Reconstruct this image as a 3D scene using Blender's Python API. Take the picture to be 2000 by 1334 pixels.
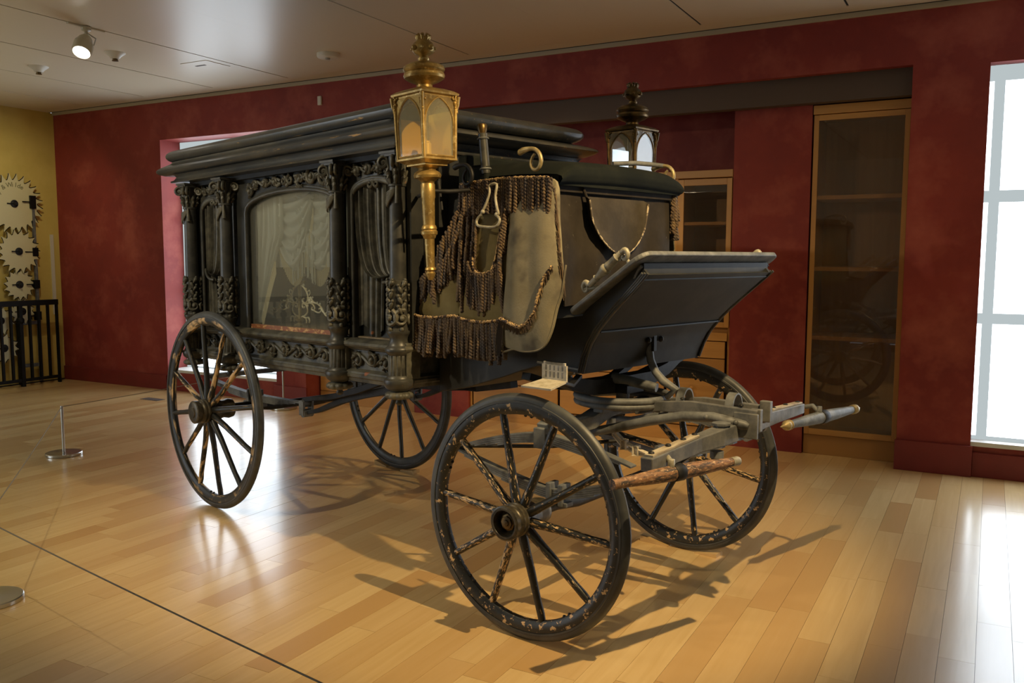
import bpy, math, random
from mathutils import Vector, Matrix
from mathutils.noise import noise as pnoise
random.seed(7)
PI = math.pi
for o in list(bpy.data.objects): bpy.data.objects.remove(o)
SC = bpy.context.scene
COL = SC.collection
# ---------------------------------------------------------------- camera, world, lights, exposure
WANG = 0.2789                                  # the hearse stands turned against the back wall
cam_d = bpy.data.cameras.new('camera'); cam = bpy.data.objects.new('camera', cam_d); COL.objects.link(cam)
cam_d.sensor_width = 36; cam_d.lens = 1700.4/2000*36; cam_d.clip_end = 60
yaw, pit, rol = 2.3521-WANG, 0.0966, 0.0018
fw = Vector((math.cos(yaw)*math.cos(pit), math.sin(yaw)*math.cos(pit), -math.sin(pit)))
rt = Vector((math.sin(yaw), -math.cos(yaw), 0)); up = rt.cross(fw)
r2 = math.cos(rol)*rt+math.sin(rol)*up; u2 = -math.sin(rol)*rt+math.cos(rol)*up
cam.matrix_world = Matrix(((r2.x, u2.x, -fw.x, 3.845), (r2.y, u2.y, -fw.y, -4.290), (r2.z, u2.z, -fw.z, 1.5), (0, 0, 0, 1)))
SC.camera = cam
SC.view_settings.view_transform = 'Standard'; SC.view_settings.look = 'None'
SC.view_settings.exposure = 0.0; SC.view_settings.gamma = 1; SC.view_settings.use_curve_mapping = False
W = bpy.data.worlds.new('world'); SC.world = W; W.use_nodes = True
W.node_tree.nodes['Background'].inputs[0].default_value = (.80, .88, 1, 1); W.node_tree.nodes['Background'].inputs[1].default_value = 1.0

def spot(name, loc, to, energy, angle, blend, size, col):
    d = bpy.data.lights.new(name, 'SPOT'); d.energy = energy; d.spot_size = math.radians(angle); d.spot_blend = blend
    d.shadow_soft_size = size; d.color = col
    o = bpy.data.objects.new(name, d); COL.objects.link(o); o.location = loc
    o.rotation_euler = (Vector(to)-Vector(loc)).to_track_quat('-Z', 'Y').to_euler(); return o
def area(name, loc, to, energy, sx, sy, col):
    d = bpy.data.lights.new(name, 'AREA'); d.shape = 'RECTANGLE'; d.size = sx; d.size_y = sy; d.energy = energy; d.color = col
    o = bpy.data.objects.new(name, d); COL.objects.link(o); o.location = loc
    o.rotation_euler = (Vector(to)-Vector(loc)).to_track_quat('-Z', 'Z').to_euler(); return o
WARM = (1.0, .71, .34)
spot('key_track_light', (3.75, -1.75, 3.08), (1.95, -.55, .6), 390, 66, .5, .02, WARM)
spot('track_light', (-.1, -3.1, 3.08), (.5, -.4, .9), 170, 80, .7, .03, (1, .84, .56))
spot('track_light', (.9, 1.6, 3.08), (.4, 2.2, .3), 95, 105, .8, .04, WARM)
spot('track_light', (4.6, .9, 3.1), (1.9, 1.5, .3), 30, 100, .8, .04, WARM)
spot('wall_track_light', (-4.6, 1.1, 3.1), (-6.1, 1.6, 1.2), 40, 110, .8, .05, (1, .86, .55))
spot('wall_track_light', (-4.6, -1.4, 3.1), (-6.1, -2.0, 1.3), 60, 120, .8, .05, (1, .88, .62))

# ---------------------------------------------------------------- mesh builder
class MB:
    def __init__(s): s.v = []; s.f = []; s.a = []
    def add(s, vs, fs):
        n = len(s.v); s.v += [tuple(v) for v in vs]; s.f += [tuple(i+n for i in f) for f in fs]
    def box(s, c, d, rz=0, ry=0):
        x, y, z = d[0]/2, d[1]/2, d[2]/2
        vs = [Vector(p) for p in ((-x,-y,-z),(x,-y,-z),(x,y,-z),(-x,y,-z),(-x,-y,z),(x,-y,z),(x,y,z),(-x,y,z))]
        M = Matrix.Rotation(rz, 3, 'Z') @ Matrix.Rotation(ry, 3, 'Y')
        s.add([M@v+Vector(c) for v in vs], [(0,3,2,1),(4,5,6,7),(0,1,5,4),(1,2,6,5),(2,3,7,6),(3,0,4,7)])
    def bx(s, x0, x1, y0, y1, z0, z1): s.box(((x0+x1)/2,(y0+y1)/2,(z0+z1)/2), (abs(x1-x0),abs(y1-y0),abs(z1-z0)))
    def tube(s, pts, r, n=8, closed=False, sq=(1,1), up=None, cap=True):
        P = [Vector(p) for p in pts]; m = len(P)
        R = r if isinstance(r, (list, tuple)) else [r]*m
        if m < 2: return
        T = []
        for i in range(m):
            a = P[(i-1)%m] if (closed or i) else P[i]; b = P[(i+1)%m] if (closed or i < m-1) else P[i]
            t = b-a; T.append(t.normalized() if t.length > 1e-9 else Vector((0,0,1)))
        u = Vector(up) if up else (Vector((0,0,1)) if abs(T[0].z) < .9 else Vector((1,0,0)))
        rings = []
        for i in range(m):
            if up: u = Vector(up)
            u = (u-T[i]*u.dot(T[i])); u = u.normalized() if u.length > 1e-6 else T[i].orthogonal().normalized()
            w = T[i].cross(u)
            rings.append([P[i]+(w*math.cos(2*PI*k/n)*sq[0]+u*math.sin(2*PI*k/n)*sq[1])*R[i] for k in range(n)])
        vs = [v for g in rings for v in g]; fs = []
        for i in range(m if closed else m-1):
            j = (i+1)%m
            for k in range(n): fs.append((i*n+k, i*n+(k+1)%n, j*n+(k+1)%n, j*n+k))
        if not closed and cap: fs.append(tuple(range(n))[::-1]); fs.append(tuple((m-1)*n+k for k in range(n)))
        s.add(vs, fs)
    def bar(s, pts, w, h, side):          # rectangular section swept along pts, width w along side
        P = [Vector(p) for p in pts]; m = len(P); sd = Vector(side).normalized(); vs = []; fs = []
        for i in range(m):
            t = (P[min(i+1,m-1)]-P[max(i-1,0)]).normalized(); q = t.cross(sd).normalized()
            ww = w[i] if isinstance(w, list) else w; hh = h[i] if isinstance(h, list) else h
            vs += [P[i]+sd*ww/2+q*hh/2, P[i]-sd*ww/2+q*hh/2, P[i]-sd*ww/2-q*hh/2, P[i]+sd*ww/2-q*hh/2]
        for i in range(m-1):
            for k in range(4): fs.append((i*4+k, i*4+(k+1)%4, i*4+4+(k+1)%4, i*4+4+k))
        fs += [(3,2,1,0), tuple((m-1)*4+k for k in range(4))]
        s.add(vs, fs)
    def lathe(s, prof, c=(0,0,0), ax='z', n=24, wob=None, cap=True):
        vs = []; fs = []; c = Vector(c); m = len(prof)
        for r, h in prof:
            for k in range(n):
                a = 2*PI*k/n; rr = max(r, 1e-4)*(wob(a, h) if wob else 1)
                p = (rr*math.cos(a), rr*math.sin(a), h)
                if ax == 'y': p = (rr*math.cos(a), h, rr*math.sin(a))
                elif ax == 'x': p = (h, rr*math.cos(a), rr*math.sin(a))
                vs.append(c+Vector(p))
        for i in range(m-1):
            for k in range(n): fs.append((i*n+k, i*n+(k+1)%n, (i+1)*n+(k+1)%n, (i+1)*n+k))
        if cap: fs.append(tuple(range(n))[::-1]); fs.append(tuple((m-1)*n+k for k in range(n)))
        s.add(vs, fs)
    def grid(s, fn, nu, nv, thick=0, nrm=None):
        vs = [Vector(fn(i/nu, j/nv)) for j in range(nv+1) for i in range(nu+1)]
        w = nu+1
        fs = [(j*w+i, j*w+i+1, (j+1)*w+i+1, (j+1)*w+i) for j in range(nv) for i in range(nu)]
        if thick:
            nrm = Vector(nrm); N = len(vs); vs += [v-nrm*thick for v in vs]
            fs += [tuple(reversed([q+N for q in f])) for f in fs]
            for i in range(nu):
                fs.append((i+1, i, i+N, i+1+N)); a = nv*w+i; fs.append((a, a+1, a+1+N, a+N))
            for j in range(nv):
                a = j*w; fs.append((a, a+w, a+w+N, a+N)); a = j*w+nu; fs.append((a+w, a, a+N, a+w+N))
        s.add(vs, fs)
    def prism(s, poly, d, pl='xz', at=0):   # polygon in a plane, extruded by d along the third axis
        def P(a, b, t): return {'xz': (a, t, b), 'xy': (a, b, t), 'yz': (t, a, b)}[pl]
        n = len(poly); vs = [P(a, b, at) for a, b in poly]+[P(a, b, at+d) for a, b in poly]
        fs = [tuple(range(n)), tuple(range(2*n-1, n-1, -1))]+[(i, i+n, (i+1)%n+n, (i+1)%n) for i in range(n)]
        s.add(vs, fs)
    def blob(s, c, r, n=7, m=5):
        c = Vector(c); r = r if isinstance(r, tuple) else (r, r, r); vs = []; fs = []
        for j in range(1, m):
            for k in range(n):
                a = 2*PI*k/n; t = PI*j/m
                vs.append(c+Vector((r[0]*math.sin(t)*math.cos(a), r[1]*math.sin(t)*math.sin(a), r[2]*math.cos(t))))
        for j in range(m-2):
            for k in range(n): fs.append((j*n+k, j*n+(k+1)%n, (j+1)*n+(k+1)%n, (j+1)*n+k))
        vs += [c+Vector((0,0,r[2])), c-Vector((0,0,r[2]))]; b = len(vs)
        for k in range(n): fs.append((b-2, (k+1)%n, k)); fs.append((b-1, (m-2)*n+k, (m-2)*n+(k+1)%n))
        s.add(vs, fs)
    def ring_loft(s, rings, close=True):
        n = len(rings[0]); vs = [v for r in rings for v in r]; fs = []
        for i in range(len(rings)-1):
            for k in range(n): fs.append((i*n+k, i*n+(k+1)%n, (i+1)*n+(k+1)%n, (i+1)*n+k))
        if close: fs.append(tuple(range(n))[::-1]); fs.append(tuple((len(rings)-1)*n+k for k in range(n)))
        s.add(vs, fs)
    def xf(s, fn): s.v = [tuple(fn(Vector(v))) for v in s.v]; return s
    def build(s, name, m, parent=None, smooth=None, bevel=0, label=None):
        me = bpy.data.meshes.new(name); me.from_pydata(s.v, [], s.f); me.update()
        import bmesh
        b = bmesh.new(); b.from_mesh(me); bmesh.ops.recalc_face_normals(b, faces=b.faces); b.to_mesh(me); b.free()
        me.materials.append(m)
        if smooth is not None:
            me.shade_smooth(); me.set_sharp_from_angle(angle=math.radians(smooth))
        o = bpy.data.objects.new(name, me); COL.objects.link(o)
        if parent: o.parent = parent
        if bevel:
            bm_ = o.modifiers.new('bevel', 'BEVEL'); bm_.width = bevel; bm_.segments = 2; bm_.limit_method = 'ANGLE'; bm_.angle_limit = .6
        if label: o['label'] = label
        return o
def crs(pts, k=4):                                    # open Catmull-Rom curve through the points (any dimension)
    P = [tuple(pts[0])]+[tuple(p) for p in pts]+[tuple(pts[-1])]; out = []
    for i in range(len(P)-3):
        for s_ in range(k):
            t = s_/k; out.append(tuple(.5*((2*P[i+1][d])+(-P[i][d]+P[i+2][d])*t+(2*P[i][d]-5*P[i+1][d]+4*P[i+2][d]-P[i+3][d])*t*t+(-P[i][d]+3*P[i+1][d]-3*P[i+2][d]+P[i+3][d])*t**3) for d in range(len(P[0]))))
    out.append(tuple(pts[-1])); return out
def empty(name, loc=(0,0,0), rz=0, label=None, cat=None, group=None):
    o = bpy.data.objects.new(name, None); COL.objects.link(o); o.location = loc; o.rotation_euler = (0,0,rz)
    if label: tag(o, label, cat, group)
    return o
def tag(o, label, cat, group=None):
    o['label'] = label; o['category'] = cat
    if group: o['group'] = group
    return o
def struct(o): o['kind'] = 'structure'; return o
def kids(o): return [c for c in bpy.data.objects if c.parent == o]
CH = {}
def copy_tree(o, parent=None):
    c = o.copy(); COL.objects.link(c); c.parent = parent
    for ch in kids(o): copy_tree(ch, c)
    return c

# ---------------------------------------------------------------- materials
def mat(name, base, rough=.5, metal=0, spec=.5, coat=0, bump=None, mix=None, extra=None, vary=0):
    """mix: list of (colour, noise scale xyz, threshold, softness, detail) laid over base"""
    m = bpy.data.materials.new(name); m.use_nodes = True; nt = m.node_tree; N = nt.nodes; L = nt.links
    b = N['Principled BSDF']; b.inputs['Roughness'].default_value = rough; b.inputs['Metallic'].default_value = metal
    b.inputs['Specular IOR Level'].default_value = spec; b.inputs['Coat Weight'].default_value = coat
    b.inputs['Base Color'].default_value = (*base, 1)
    tc = N.new('ShaderNodeTexCoord'); prev = None
    for (c2, sc, th, sf, det) in (mix or []):
        mp = N.new('ShaderNodeMapping'); mp.inputs['Scale'].default_value = sc if isinstance(sc, tuple) else (sc,)*3
        if vary:                                # every object gets its own piece of the pattern
            oi = N.new('ShaderNodeObjectInfo'); va = N.new('ShaderNodeVectorMath'); va.operation = 'MULTIPLY_ADD'
            va.inputs[1].default_value = (1, 1, 1); vm = N.new('ShaderNodeMath'); vm.operation = 'MULTIPLY'; vm.inputs[1].default_value = 23.0
            L.new(oi.outputs['Random'], vm.inputs[0]); cbx = N.new('ShaderNodeCombineXYZ'); [L.new(vm.outputs[0], cbx.inputs[i]) for i in range(3)]
            L.new(tc.outputs['Object'], va.inputs[0]); L.new(cbx.outputs[0], va.inputs[2]); L.new(va.outputs[0], mp.inputs[0])
        else: L.new(tc.outputs['Object'], mp.inputs[0])
        nz = N.new('ShaderNodeTexNoise'); nz.inputs['Scale'].default_value = 1; nz.inputs['Detail'].default_value = det; nz.inputs['Roughness'].default_value = .65
        L.new(mp.outputs[0], nz.inputs['Vector'])
        rp = N.new('ShaderNodeMapRange'); rp.inputs['From Min'].default_value = th-sf; rp.inputs['From Max'].default_value = th+sf
        if vary:
            sb = N.new('ShaderNodeMath'); sb.operation = 'MULTIPLY_ADD'; sb.inputs[1].default_value = vary; L.new(oi.outputs['Random'], sb.inputs[0]); L.new(nz.outputs['Fac'], sb.inputs[2]); L.new(sb.outputs[0], rp.inputs['Value'])
        else: L.new(nz.outputs['Fac'], rp.inputs['Value'])
        mx = N.new('ShaderNodeMix'); mx.data_type = 'RGBA'; L.new(rp.outputs[0], mx.inputs['Factor'])
        if prev: L.new(prev, mx.inputs['A'])
        else: mx.inputs['A'].default_value = (*base, 1)
        mx.inputs['B'].default_value = (*c2, 1); prev = mx.outputs['Result']
    if prev: L.new(prev, b.inputs['Base Color'])
    if bump:
        sc, st, dist = bump
        mp = N.new('ShaderNodeMapping'); mp.inputs['Scale'].default_value = sc if isinstance(sc, tuple) else (sc,)*3
        L.new(tc.outputs['Object'], mp.inputs[0])
        nz = N.new('ShaderNodeTexNoise'); nz.inputs['Scale'].default_value = 1; nz.inputs['Detail'].default_value = 3; L.new(mp.outputs[0], nz.inputs['Vector'])
        bp = N.new('ShaderNodeBump'); bp.inputs['Strength'].default_value = st; bp.inputs['Distance'].default_value = dist
        L.new(nz.outputs['Fac'], bp.inputs['Height']); L.new(bp.outputs[0], b.inputs['Normal'])
    if extra: extra(m, b, N, L)
    return m
def emis(name, c, s):
    m = bpy.data.materials.new(name); m.use_nodes = True; N = m.node_tree.nodes; N.clear()
    e = N.new('ShaderNodeEmission'); e.inputs[0].default_value = (*c, 1); e.inputs[1].default_value = s
    o = N.new('ShaderNodeOutputMaterial'); m.node_tree.links.new(e.outputs[0], o.inputs[0]); return m
def glassm(name, tint, rough=.02, trans=.9, refl=1.0):
    m = bpy.data.materials.new(name); m.use_nodes = True; N = m.node_tree.nodes; L = m.node_tree.links; N.clear()
    t = N.new('ShaderNodeBsdfTransparent'); t.inputs[0].default_value = (*tint, 1)
    g = N.new('ShaderNodeBsdfGlossy'); g.inputs['Roughness'].default_value = rough; g.inputs[0].default_value = (refl,)*3+(1,)
    d = N.new('ShaderNodeBsdfDiffuse'); d.inputs[0].default_value = (.55, .55, .48, 1)
    fr = N.new('ShaderNodeFresnel'); ge = N.new('ShaderNodeNewGeometry'); mr = N.new('ShaderNodeMapRange'); mr.inputs['To Min'].default_value = 1.5; mr.inputs['To Max'].default_value = 1/1.5
    L.new(ge.outputs['Backfacing'], mr.inputs['Value']); L.new(mr.outputs[0], fr.inputs[0])     # the same reflection from either side of the pane
    mx0 = N.new('ShaderNodeMixShader'); mx0.inputs[0].default_value = 1-trans; L.new(t.outputs[0], mx0.inputs[1]); L.new(d.outputs[0], mx0.inputs[2])
    mx = N.new('ShaderNodeMixShader'); L.new(fr.outputs[0], mx.inputs[0]); L.new(mx0.outputs[0], mx.inputs[1]); L.new(g.outputs[0], mx.inputs[2])
    o = N.new('ShaderNodeOutputMaterial'); L.new(mx.outputs[0], o.inputs[0]); return m

RAW = (.64, .43, .21)
M = {}
M['black'] = mat('black_paint', (.026, .027, .027), .40, mix=[((.062, .061, .052), 9, .53, .14, 4), ((.16, .085, .035), 26, .74, .02, 5)], bump=(30, .12, .002))
M['blackroof'] = mat('dusty_black_roof_paint', (.026, .030, .035), .33, mix=[((.070, .068, .058), (2, 9, 9), .53, .16, 4), ((.40, .25, .09), (5, 70, 70), .665, .02, 5)], bump=(24, .1, .002))
M['carve'] = mat('carved_black_wood', (.034, .034, .029), .50, mix=[((.12, .115, .088), 14, .52, .16, 3), ((.30, .10, .035), 11, .745, .01, 2)], bump=(60, .25, .002))
M['panel'] = mat('dull_black_panel', (.015, .016, .016), .55, spec=.3, mix=[((.032, .032, .029), 6, .55, .15, 4)], bump=(16, .1, .002))
M['iron'] = mat('dusty_grey_iron', (.092, .098, .104), .55, mix=[((.18, .19, .195), 12, .52, .14, 4), ((.03, .03, .03), 7, .62, .08, 3)], bump=(40, .2, .002))
M['darkiron'] = mat('dark_iron', (.009, .009, .010), .55, spec=.3, mix=[((.025, .025, .027), 10, .55, .1, 3)], bump=(40, .2, .002))
M['tire'] = mat('worn_rubber', (.040, .043, .045), .46, mix=[((.075, .079, .08), 6, .55, .12, 3)])
M['felloe'] = mat('chipped_black_paint_over_wood', (.018, .018, .015), .42, mix=[(RAW, (38, 75, 38), .60, .02, 8)], bump=(60, .4, .002))
M['spoke'] = mat('flaking_spoke_paint', (.016, .016, .014), .42, mix=[(RAW, (36, 120, 120), .645, .02, 8)], bump=(60, .4, .002), vary=.12)
M['rspoke'] = mat('half_bare_spoke', (.016, .016, .014), .42, mix=[(RAW, (9, 50, 50), .77, .03, 7)], bump=(60, .3, .002), vary=.30)
M['rfelloe'] = mat('half_bare_felloe', (.016, .016, .014), .42, mix=[(RAW, (4, 50, 4), .57, .04, 8)], bump=(60, .3, .002))
M['hub'] = mat('aged_bronze_black_hub', (.040, .036, .028), .38, metal=.4, mix=[((.12, .10, .065), 20, .55, .1, 4)], bump=(60, .2, .002))
M['gold'] = mat('aged_gilt_brass', (.46, .31, .10), .40, metal=.65, mix=[((.22, .14, .045), 16, .54, .14, 5), ((.55, .42, .19), 50, .62, .05, 2)], bump=(70, .15, .002))
M['golddark'] = mat('tarnished_brass', (.16, .10, .035), .38, metal=.8, mix=[((.05, .035, .018), 16, .50, .12, 5)], bump=(70, .2, .002))
M['mirror'] = mat('lamp_reflector', (.72, .54, .20), .45, metal=.35)
M['silver'] = mat('lamp_silvered_reflector', (.8, .82, .85), .25, metal=1.0)
M['brass2'] = mat('dull_brass_hardware', (.32, .25, .12), .45, metal=.5, mix=[((.55, .48, .30), 25, .58, .08, 4)])
M['bone'] = mat('dusty_pale_metal', (.36, .34, .27), .5, metal=.15, mix=[((.20, .18, .12), 22, .55, .12, 4)], bump=(50, .2, .002))
M['cloth'] = mat('faded_olive_broadcloth', (.135, .105, .045), .95, spec=.1, mix=[((.19, .155, .075), 5, .53, .14, 4), ((.30, .19, .05), 16, .74, .02, 3)], bump=(140, .3, .002))
M['felt'] = mat('faded_grey_felt', (.17, .148, .098), .95, spec=.1, mix=[((.25, .225, .16), 4, .52, .16, 4), ((.09, .080, .066), 6, .62, .1, 3)], bump=(140, .3, .002))
M['rope'] = mat('brown_bullion_fringe', (.085, .056, .036), .75, spec=.25, mix=[((.15, .10, .052), 25, .55, .1, 2), ((.055, .048, .050), 6, .56, .1, 2)], vary=.01)
M['braid'] = mat('braid_gimp', (.40, .27, .13), .85, mix=[((.045, .030, .028), 55, .52, .03, 2)])
M['gfringe'] = mat('faded_gold_fringe', (.42, .38, .25), .8)
M['ivory'] = mat('cream_enamelled_scrollwork', (.80, .74, .55), .45, mix=[((.60, .47, .24), 30, .56, .08, 3)])
M['leather'] = mat('brown_black_apron_leather', (.021, .017, .014), .85, spec=.15, mix=[((.036, .030, .024), 5, .52, .15, 4), ((.10, .09, .075), 18, .68, .03, 4)], bump=(50, .3, .002))
M['leather_flap'] = mat('worn_flap_leather', (.034, .028, .020), .8, spec=.2, mix=[((.058, .048, .035), 7, .55, .12, 4)], bump=(40, .3, .003))
M['pipe'] = mat('frayed_piping', (.09, .07, .05), .85, mix=[((.45, .37, .26), 20, .54, .03, 3)])
M['leather_pale'] = mat('worn_cream_leather', (.60, .54, .42), .6, mix=[((.40, .33, .22), 20, .57, .08, 4)])
M['cushion'] = mat('dark_green_seat_cloth', (.007, .009, .008), .9, spec=.12, mix=[((.013, .015, .012), 6, .55, .12, 3)], bump=(90, .2, .002))
M['wornbar'] = mat('worn_whiffletree_wood', (.045, .035, .03), .6, mix=[((.24, .125, .065), (60, 14, 60), .46, .07, 8), ((.50, .33, .19), (150, 60, 150), .58, .03, 6), ((.045, .036, .035), (90, 22, 90), .56, .04, 6)], bump=(70, .5, .002))
M['greybar'] = mat('grey_painted_whiffletree', (.075, .085, .095), .5, mix=[((.16, .17, .18), 22, .55, .1, 5)], bump=(50, .2, .002))
M['bartop'] = mat('bare_grey_wood_strip', (.42, .37, .28), .7, mix=[((.26, .21, .15), (30, 6, 30), .55, .08, 4)])
M['barside'] = mat('weathered_grey_paint', (.088, .092, .096), .55, mix=[((.16, .16, .155), 16, .52, .12, 4)], bump=(50, .3, .002))
M['floorwood'] = mat('worn_red_edge_wood', (.25, .09, .04), .6, mix=[((.55, .33, .13), (30, 60, 60), .56, .04, 4)])
M['platwood'] = mat('dusty_platform_wood', (.15, .11, .07), .7, mix=[((.22, .17, .10), (20, 3, 3), .5, .1, 3)])
M['lace'] = None
M['steel'] = mat('brushed_steel', (.55, .54, .50), .28, metal=1.0)
M['cord'] = mat('grey_elastic_cord', (.20, .17, .12), .7)
M['white'] = mat('white_plastic', (.62, .60, .52), .45)
M['lampwhite'] = mat('cream_enamel_fixture', (.52, .47, .33), .4)
M['gearwhite'] = mat('cream_panel', (.60, .56, .33), .4)
M['shim'] = mat('pine_offcut', (.55, .36, .15), .6)
M['clear'] = glassm('clear_acrylic', (.93, .93, .90))
M['glass'] = glassm('window_glass_of_hearse', (.95, .97, .97), .01, .93)
M['lampglass'] = glassm('dusty_lamp_glass', (.96, .90, .66), .05, .84)
M['cabglass'] = glassm('cabinet_glass', (.80, .76, .70), .015, .97)
def plaster(m, b, N, L):
    b.inputs['Roughness'].default_value = .62
M['red'] = mat('red_venetian_plaster', (.25, .034, .026), .6, spec=.35, mix=[((.19, .025, .023), 1.4, .52, .16, 5), ((.34, .075, .052), 2.6, .60, .12, 4)], bump=(5, .15, .01))
M['base'] = mat('red_baseboard_paint', (.20, .022, .020), .45, mix=[((.16, .018, .018), 3, .55, .15, 3)])
M['yellow'] = mat('mustard_yellow_plaster', (.60, .47, .13), .65, mix=[((.50, .38, .09), 2, .55, .15, 4)])
M['cream'] = mat('cream_wall_paint', (.62, .58, .44), .7)
M['ceil'] = mat('satin_ceiling_panel', (.62, .56, .43), .36, spec=.5)
M['slot'] = mat('black_ceiling_slot', (.006, .006, .006), .8)
M['ceiledge'] = mat('ceiling_edge_trim', (.46, .38, .26), .5)
M['niche'] = mat('taupe_niche_paint', (.085, .058, .045), .7)
M['winwhite'] = mat('window_frame_paint', (.70, .70, .66), .5)
M['rail'] = mat('black_railing_paint', (.003, .003, .003), .6, spec=.25)
M['shade'] = emis('daylit_window_shade', (.82, .91, 1.0), 5.6)
M['frameglow'] = emis('window_frame_glow', (.80, .90, .92), .60)  # dim glow put into the frame bars, standing for daylight through the shade cloth
M['bulb'] = emis('lit_lamp_face', (1, .97, .9), 14)
M['gasket'] = mat('dark_joint', (.02, .012, .006), .9)
def woodm(name, c1, c2, c3, axis, rough, coat=0):
    m = bpy.data.materials.new(name); m.use_nodes = True; nt = m.node_tree; N = nt.nodes; L = nt.links
    b = N['Principled BSDF']; b.inputs['Roughness'].default_value = rough; b.inputs['Coat Weight'].default_value = coat; b.inputs['Coat Roughness'].default_value = .16
    b.inputs['Specular IOR Level'].default_value = .5
    tc = N.new('ShaderNodeTexCoord'); at = N.new('ShaderNodeAttribute'); at.attribute_name = 'rnd'
    mp = N.new('ShaderNodeMapping'); sc = [26, 26, 26]; sc[axis] = 1.6; mp.inputs['Scale'].default_value = sc
    ad = N.new('ShaderNodeVectorMath'); ad.operation = 'MULTIPLY_ADD'; ad.inputs[1].default_value = (1, 1, 1)
    cb = N.new('ShaderNodeCombineXYZ'); ml = N.new('ShaderNodeMath'); ml.operation = 'MULTIPLY'; ml.inputs[1].default_value = 37
    L.new(at.outputs['Fac'], ml.inputs[0]); [L.new(ml.outputs[0], cb.inputs[i]) for i in range(3)]
    L.new(tc.outputs['Object'], ad.inputs[0]); L.new(cb.outputs[0], ad.inputs[2]); L.new(ad.outputs[0], mp.inputs[0])
    nz = N.new('ShaderNodeTexNoise'); nz.inputs['Scale'].default_value = 1; nz.inputs['Detail'].default_value = 5; nz.inputs['Distortion'].default_value = .8
    L.new(mp.outputs[0], nz.inputs['Vector'])
    r = N.new('ShaderNodeValToRGB'); r.color_ramp.elements[0].color = (*c1, 1); r.color_ramp.elements[1].color = (*c2, 1)
    r.color_ramp.elements[0].position = .3; r.color_ramp.elements[1].position = .72
    L.new(nz.outputs['Fac'], r.inputs[0])
    mx = N.new('ShaderNodeMix'); mx.data_type = 'RGBA'; mx.inputs['B'].default_value = (*c3, 1)
    rp = N.new('ShaderNodeMapRange'); rp.inputs['To Min'].default_value = 0; rp.inputs['To Max'].default_value = 1.0
    pw = N.new('ShaderNodeMath'); pw.operation = 'POWER'; pw.inputs[1].default_value = 1.7
    L.new(at.outputs['Fac'], pw.inputs[0]); L.new(pw.outputs[0], rp.inputs['Value'])
    L.new(rp.outputs[0], mx.inputs['Factor']); L.new(r.outputs[0], mx.inputs['A']); L.new(mx.outputs['Result'], b.inputs['Base Color'])
    bp = N.new('ShaderNodeBump'); bp.inputs['Strength'].default_value = .06; bp.inputs['Distance'].default_value = .002
    L.new(nz.outputs['Fac'], bp.inputs['Height']); L.new(bp.outputs[0], b.inputs['Normal'])
    return m
M['plank'] = woodm('oak_floor_plank', (.66, .455, .20), (.76, .555, .275), (.55, .335, .135), 1, .30, .7)
M['oak'] = woodm('oak_cabinet_wood', (.46, .235, .065), (.56, .30, .09), (.42, .21, .06), 0, .42)
M['oakv'] = woodm('oak_cabinet_upright', (.46, .235, .065), (.56, .30, .09), (.42, .21, .06), 2, .42)

def lace_mat():
    m = bpy.data.materials.new('ivory_gauze_curtain'); m.use_nodes = True; N = m.node_tree.nodes; L = m.node_tree.links
    b = N['Principled BSDF']; b.inputs['Base Color'].default_value = (.44, .46, .43, 1); b.inputs['Roughness'].default_value = .9
    o = N['Material Output']; t = N.new('ShaderNodeBsdfTransparent'); tl = N.new('ShaderNodeBsdfTranslucent'); tl.inputs[0].default_value = (.6, .62, .54, 1)
    a = N.new('ShaderNodeMixShader'); a.inputs[0].default_value = .35; L.new(b.outputs[0], a.inputs[1]); L.new(tl.outputs[0], a.inputs[2])
    x = N.new('ShaderNodeMixShader'); x.inputs[0].default_value = .25; L.new(a.outputs[0], x.inputs[1]); L.new(t.outputs[0], x.inputs[2]); L.new(x.outputs[0], o.inputs[0]); return m
M['lace'] = lace_mat()

def set_rnd(o, vals=None):
    me = o.data; a = me.attributes.new('rnd', 'FLOAT', 'FACE')
    if vals is None: v = random.random(); a.data.foreach_set('value', [v]*len(me.polygons))
    else: a.data.foreach_set('value', vals)

# ================================================================ ROOM
WY, CZ = 2.385, 3.203
f_ = MB(); f_.bx(-6.3, 8, -7, 4.2, -.12, -.012); struct(f_.build('floor', M['gasket']))
FLOOR = bpy.data.objects['floor']
# planks run towards the back wall; each is a piece of its own where the photograph shows it large
pl = []; xw = .1245; x = -6.1; k = 0
camp = Vector((3.845, -4.29, 1.5))
while x < 7.0:
    y = 2.56 - random.random()*1.1
    if x+xw > 3.75 or x < -2.2: y1 = 2.40
    else: y1 = 2.60
    ys = [y1]; y = y1-random.uniform(.2, 1.0)
    while y > -5.6: ys.append(y); y -= random.uniform(.45, 1.15)
    ys.append(-5.6)
    for a, b in zip(ys[:-1], ys[1:]): pl.append((x, b, a))
    x += xw
def vis(p):
    d = Vector((p[0]+xw/2, (p[1]+p[2])/2, 0))-camp; z = d.dot(fw)
    if z < .5: return None
    px = 1000+1700*d.dot(rt)/z; py = 667-1700*d.dot(up)/z
    if -260 < px < 2260 and py < 1560: return z
    return None
vp = [(vis(p), p) for p in pl]; near = sorted([q for q in vp if q[0]], key=lambda q: q[0]); far = [q for q in near[296:]]+[q for q in vp if not q[0] and q[1][1] > -5.7]
def plank_mb(mb, p):
    g = .0006; z1 = random.uniform(0, .0006); mb.bx(p[0]+g, p[0]+xw-g, p[1]+g, p[2]-g, -.012, z1-.0006)
for z_, p in near[:296]:
    mb = MB(); plank_mb(mb, p); o = mb.build('floor_plank', M['plank'], FLOOR); set_rnd(o)
mb = MB(); vals = []
for z_, p in far: plank_mb(mb, p); vals += [random.random()]*6
o = mb.build('floor_planks', M['plank'], FLOOR); set_rnd(o, vals); o['kind'] = 'stuff'

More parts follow.
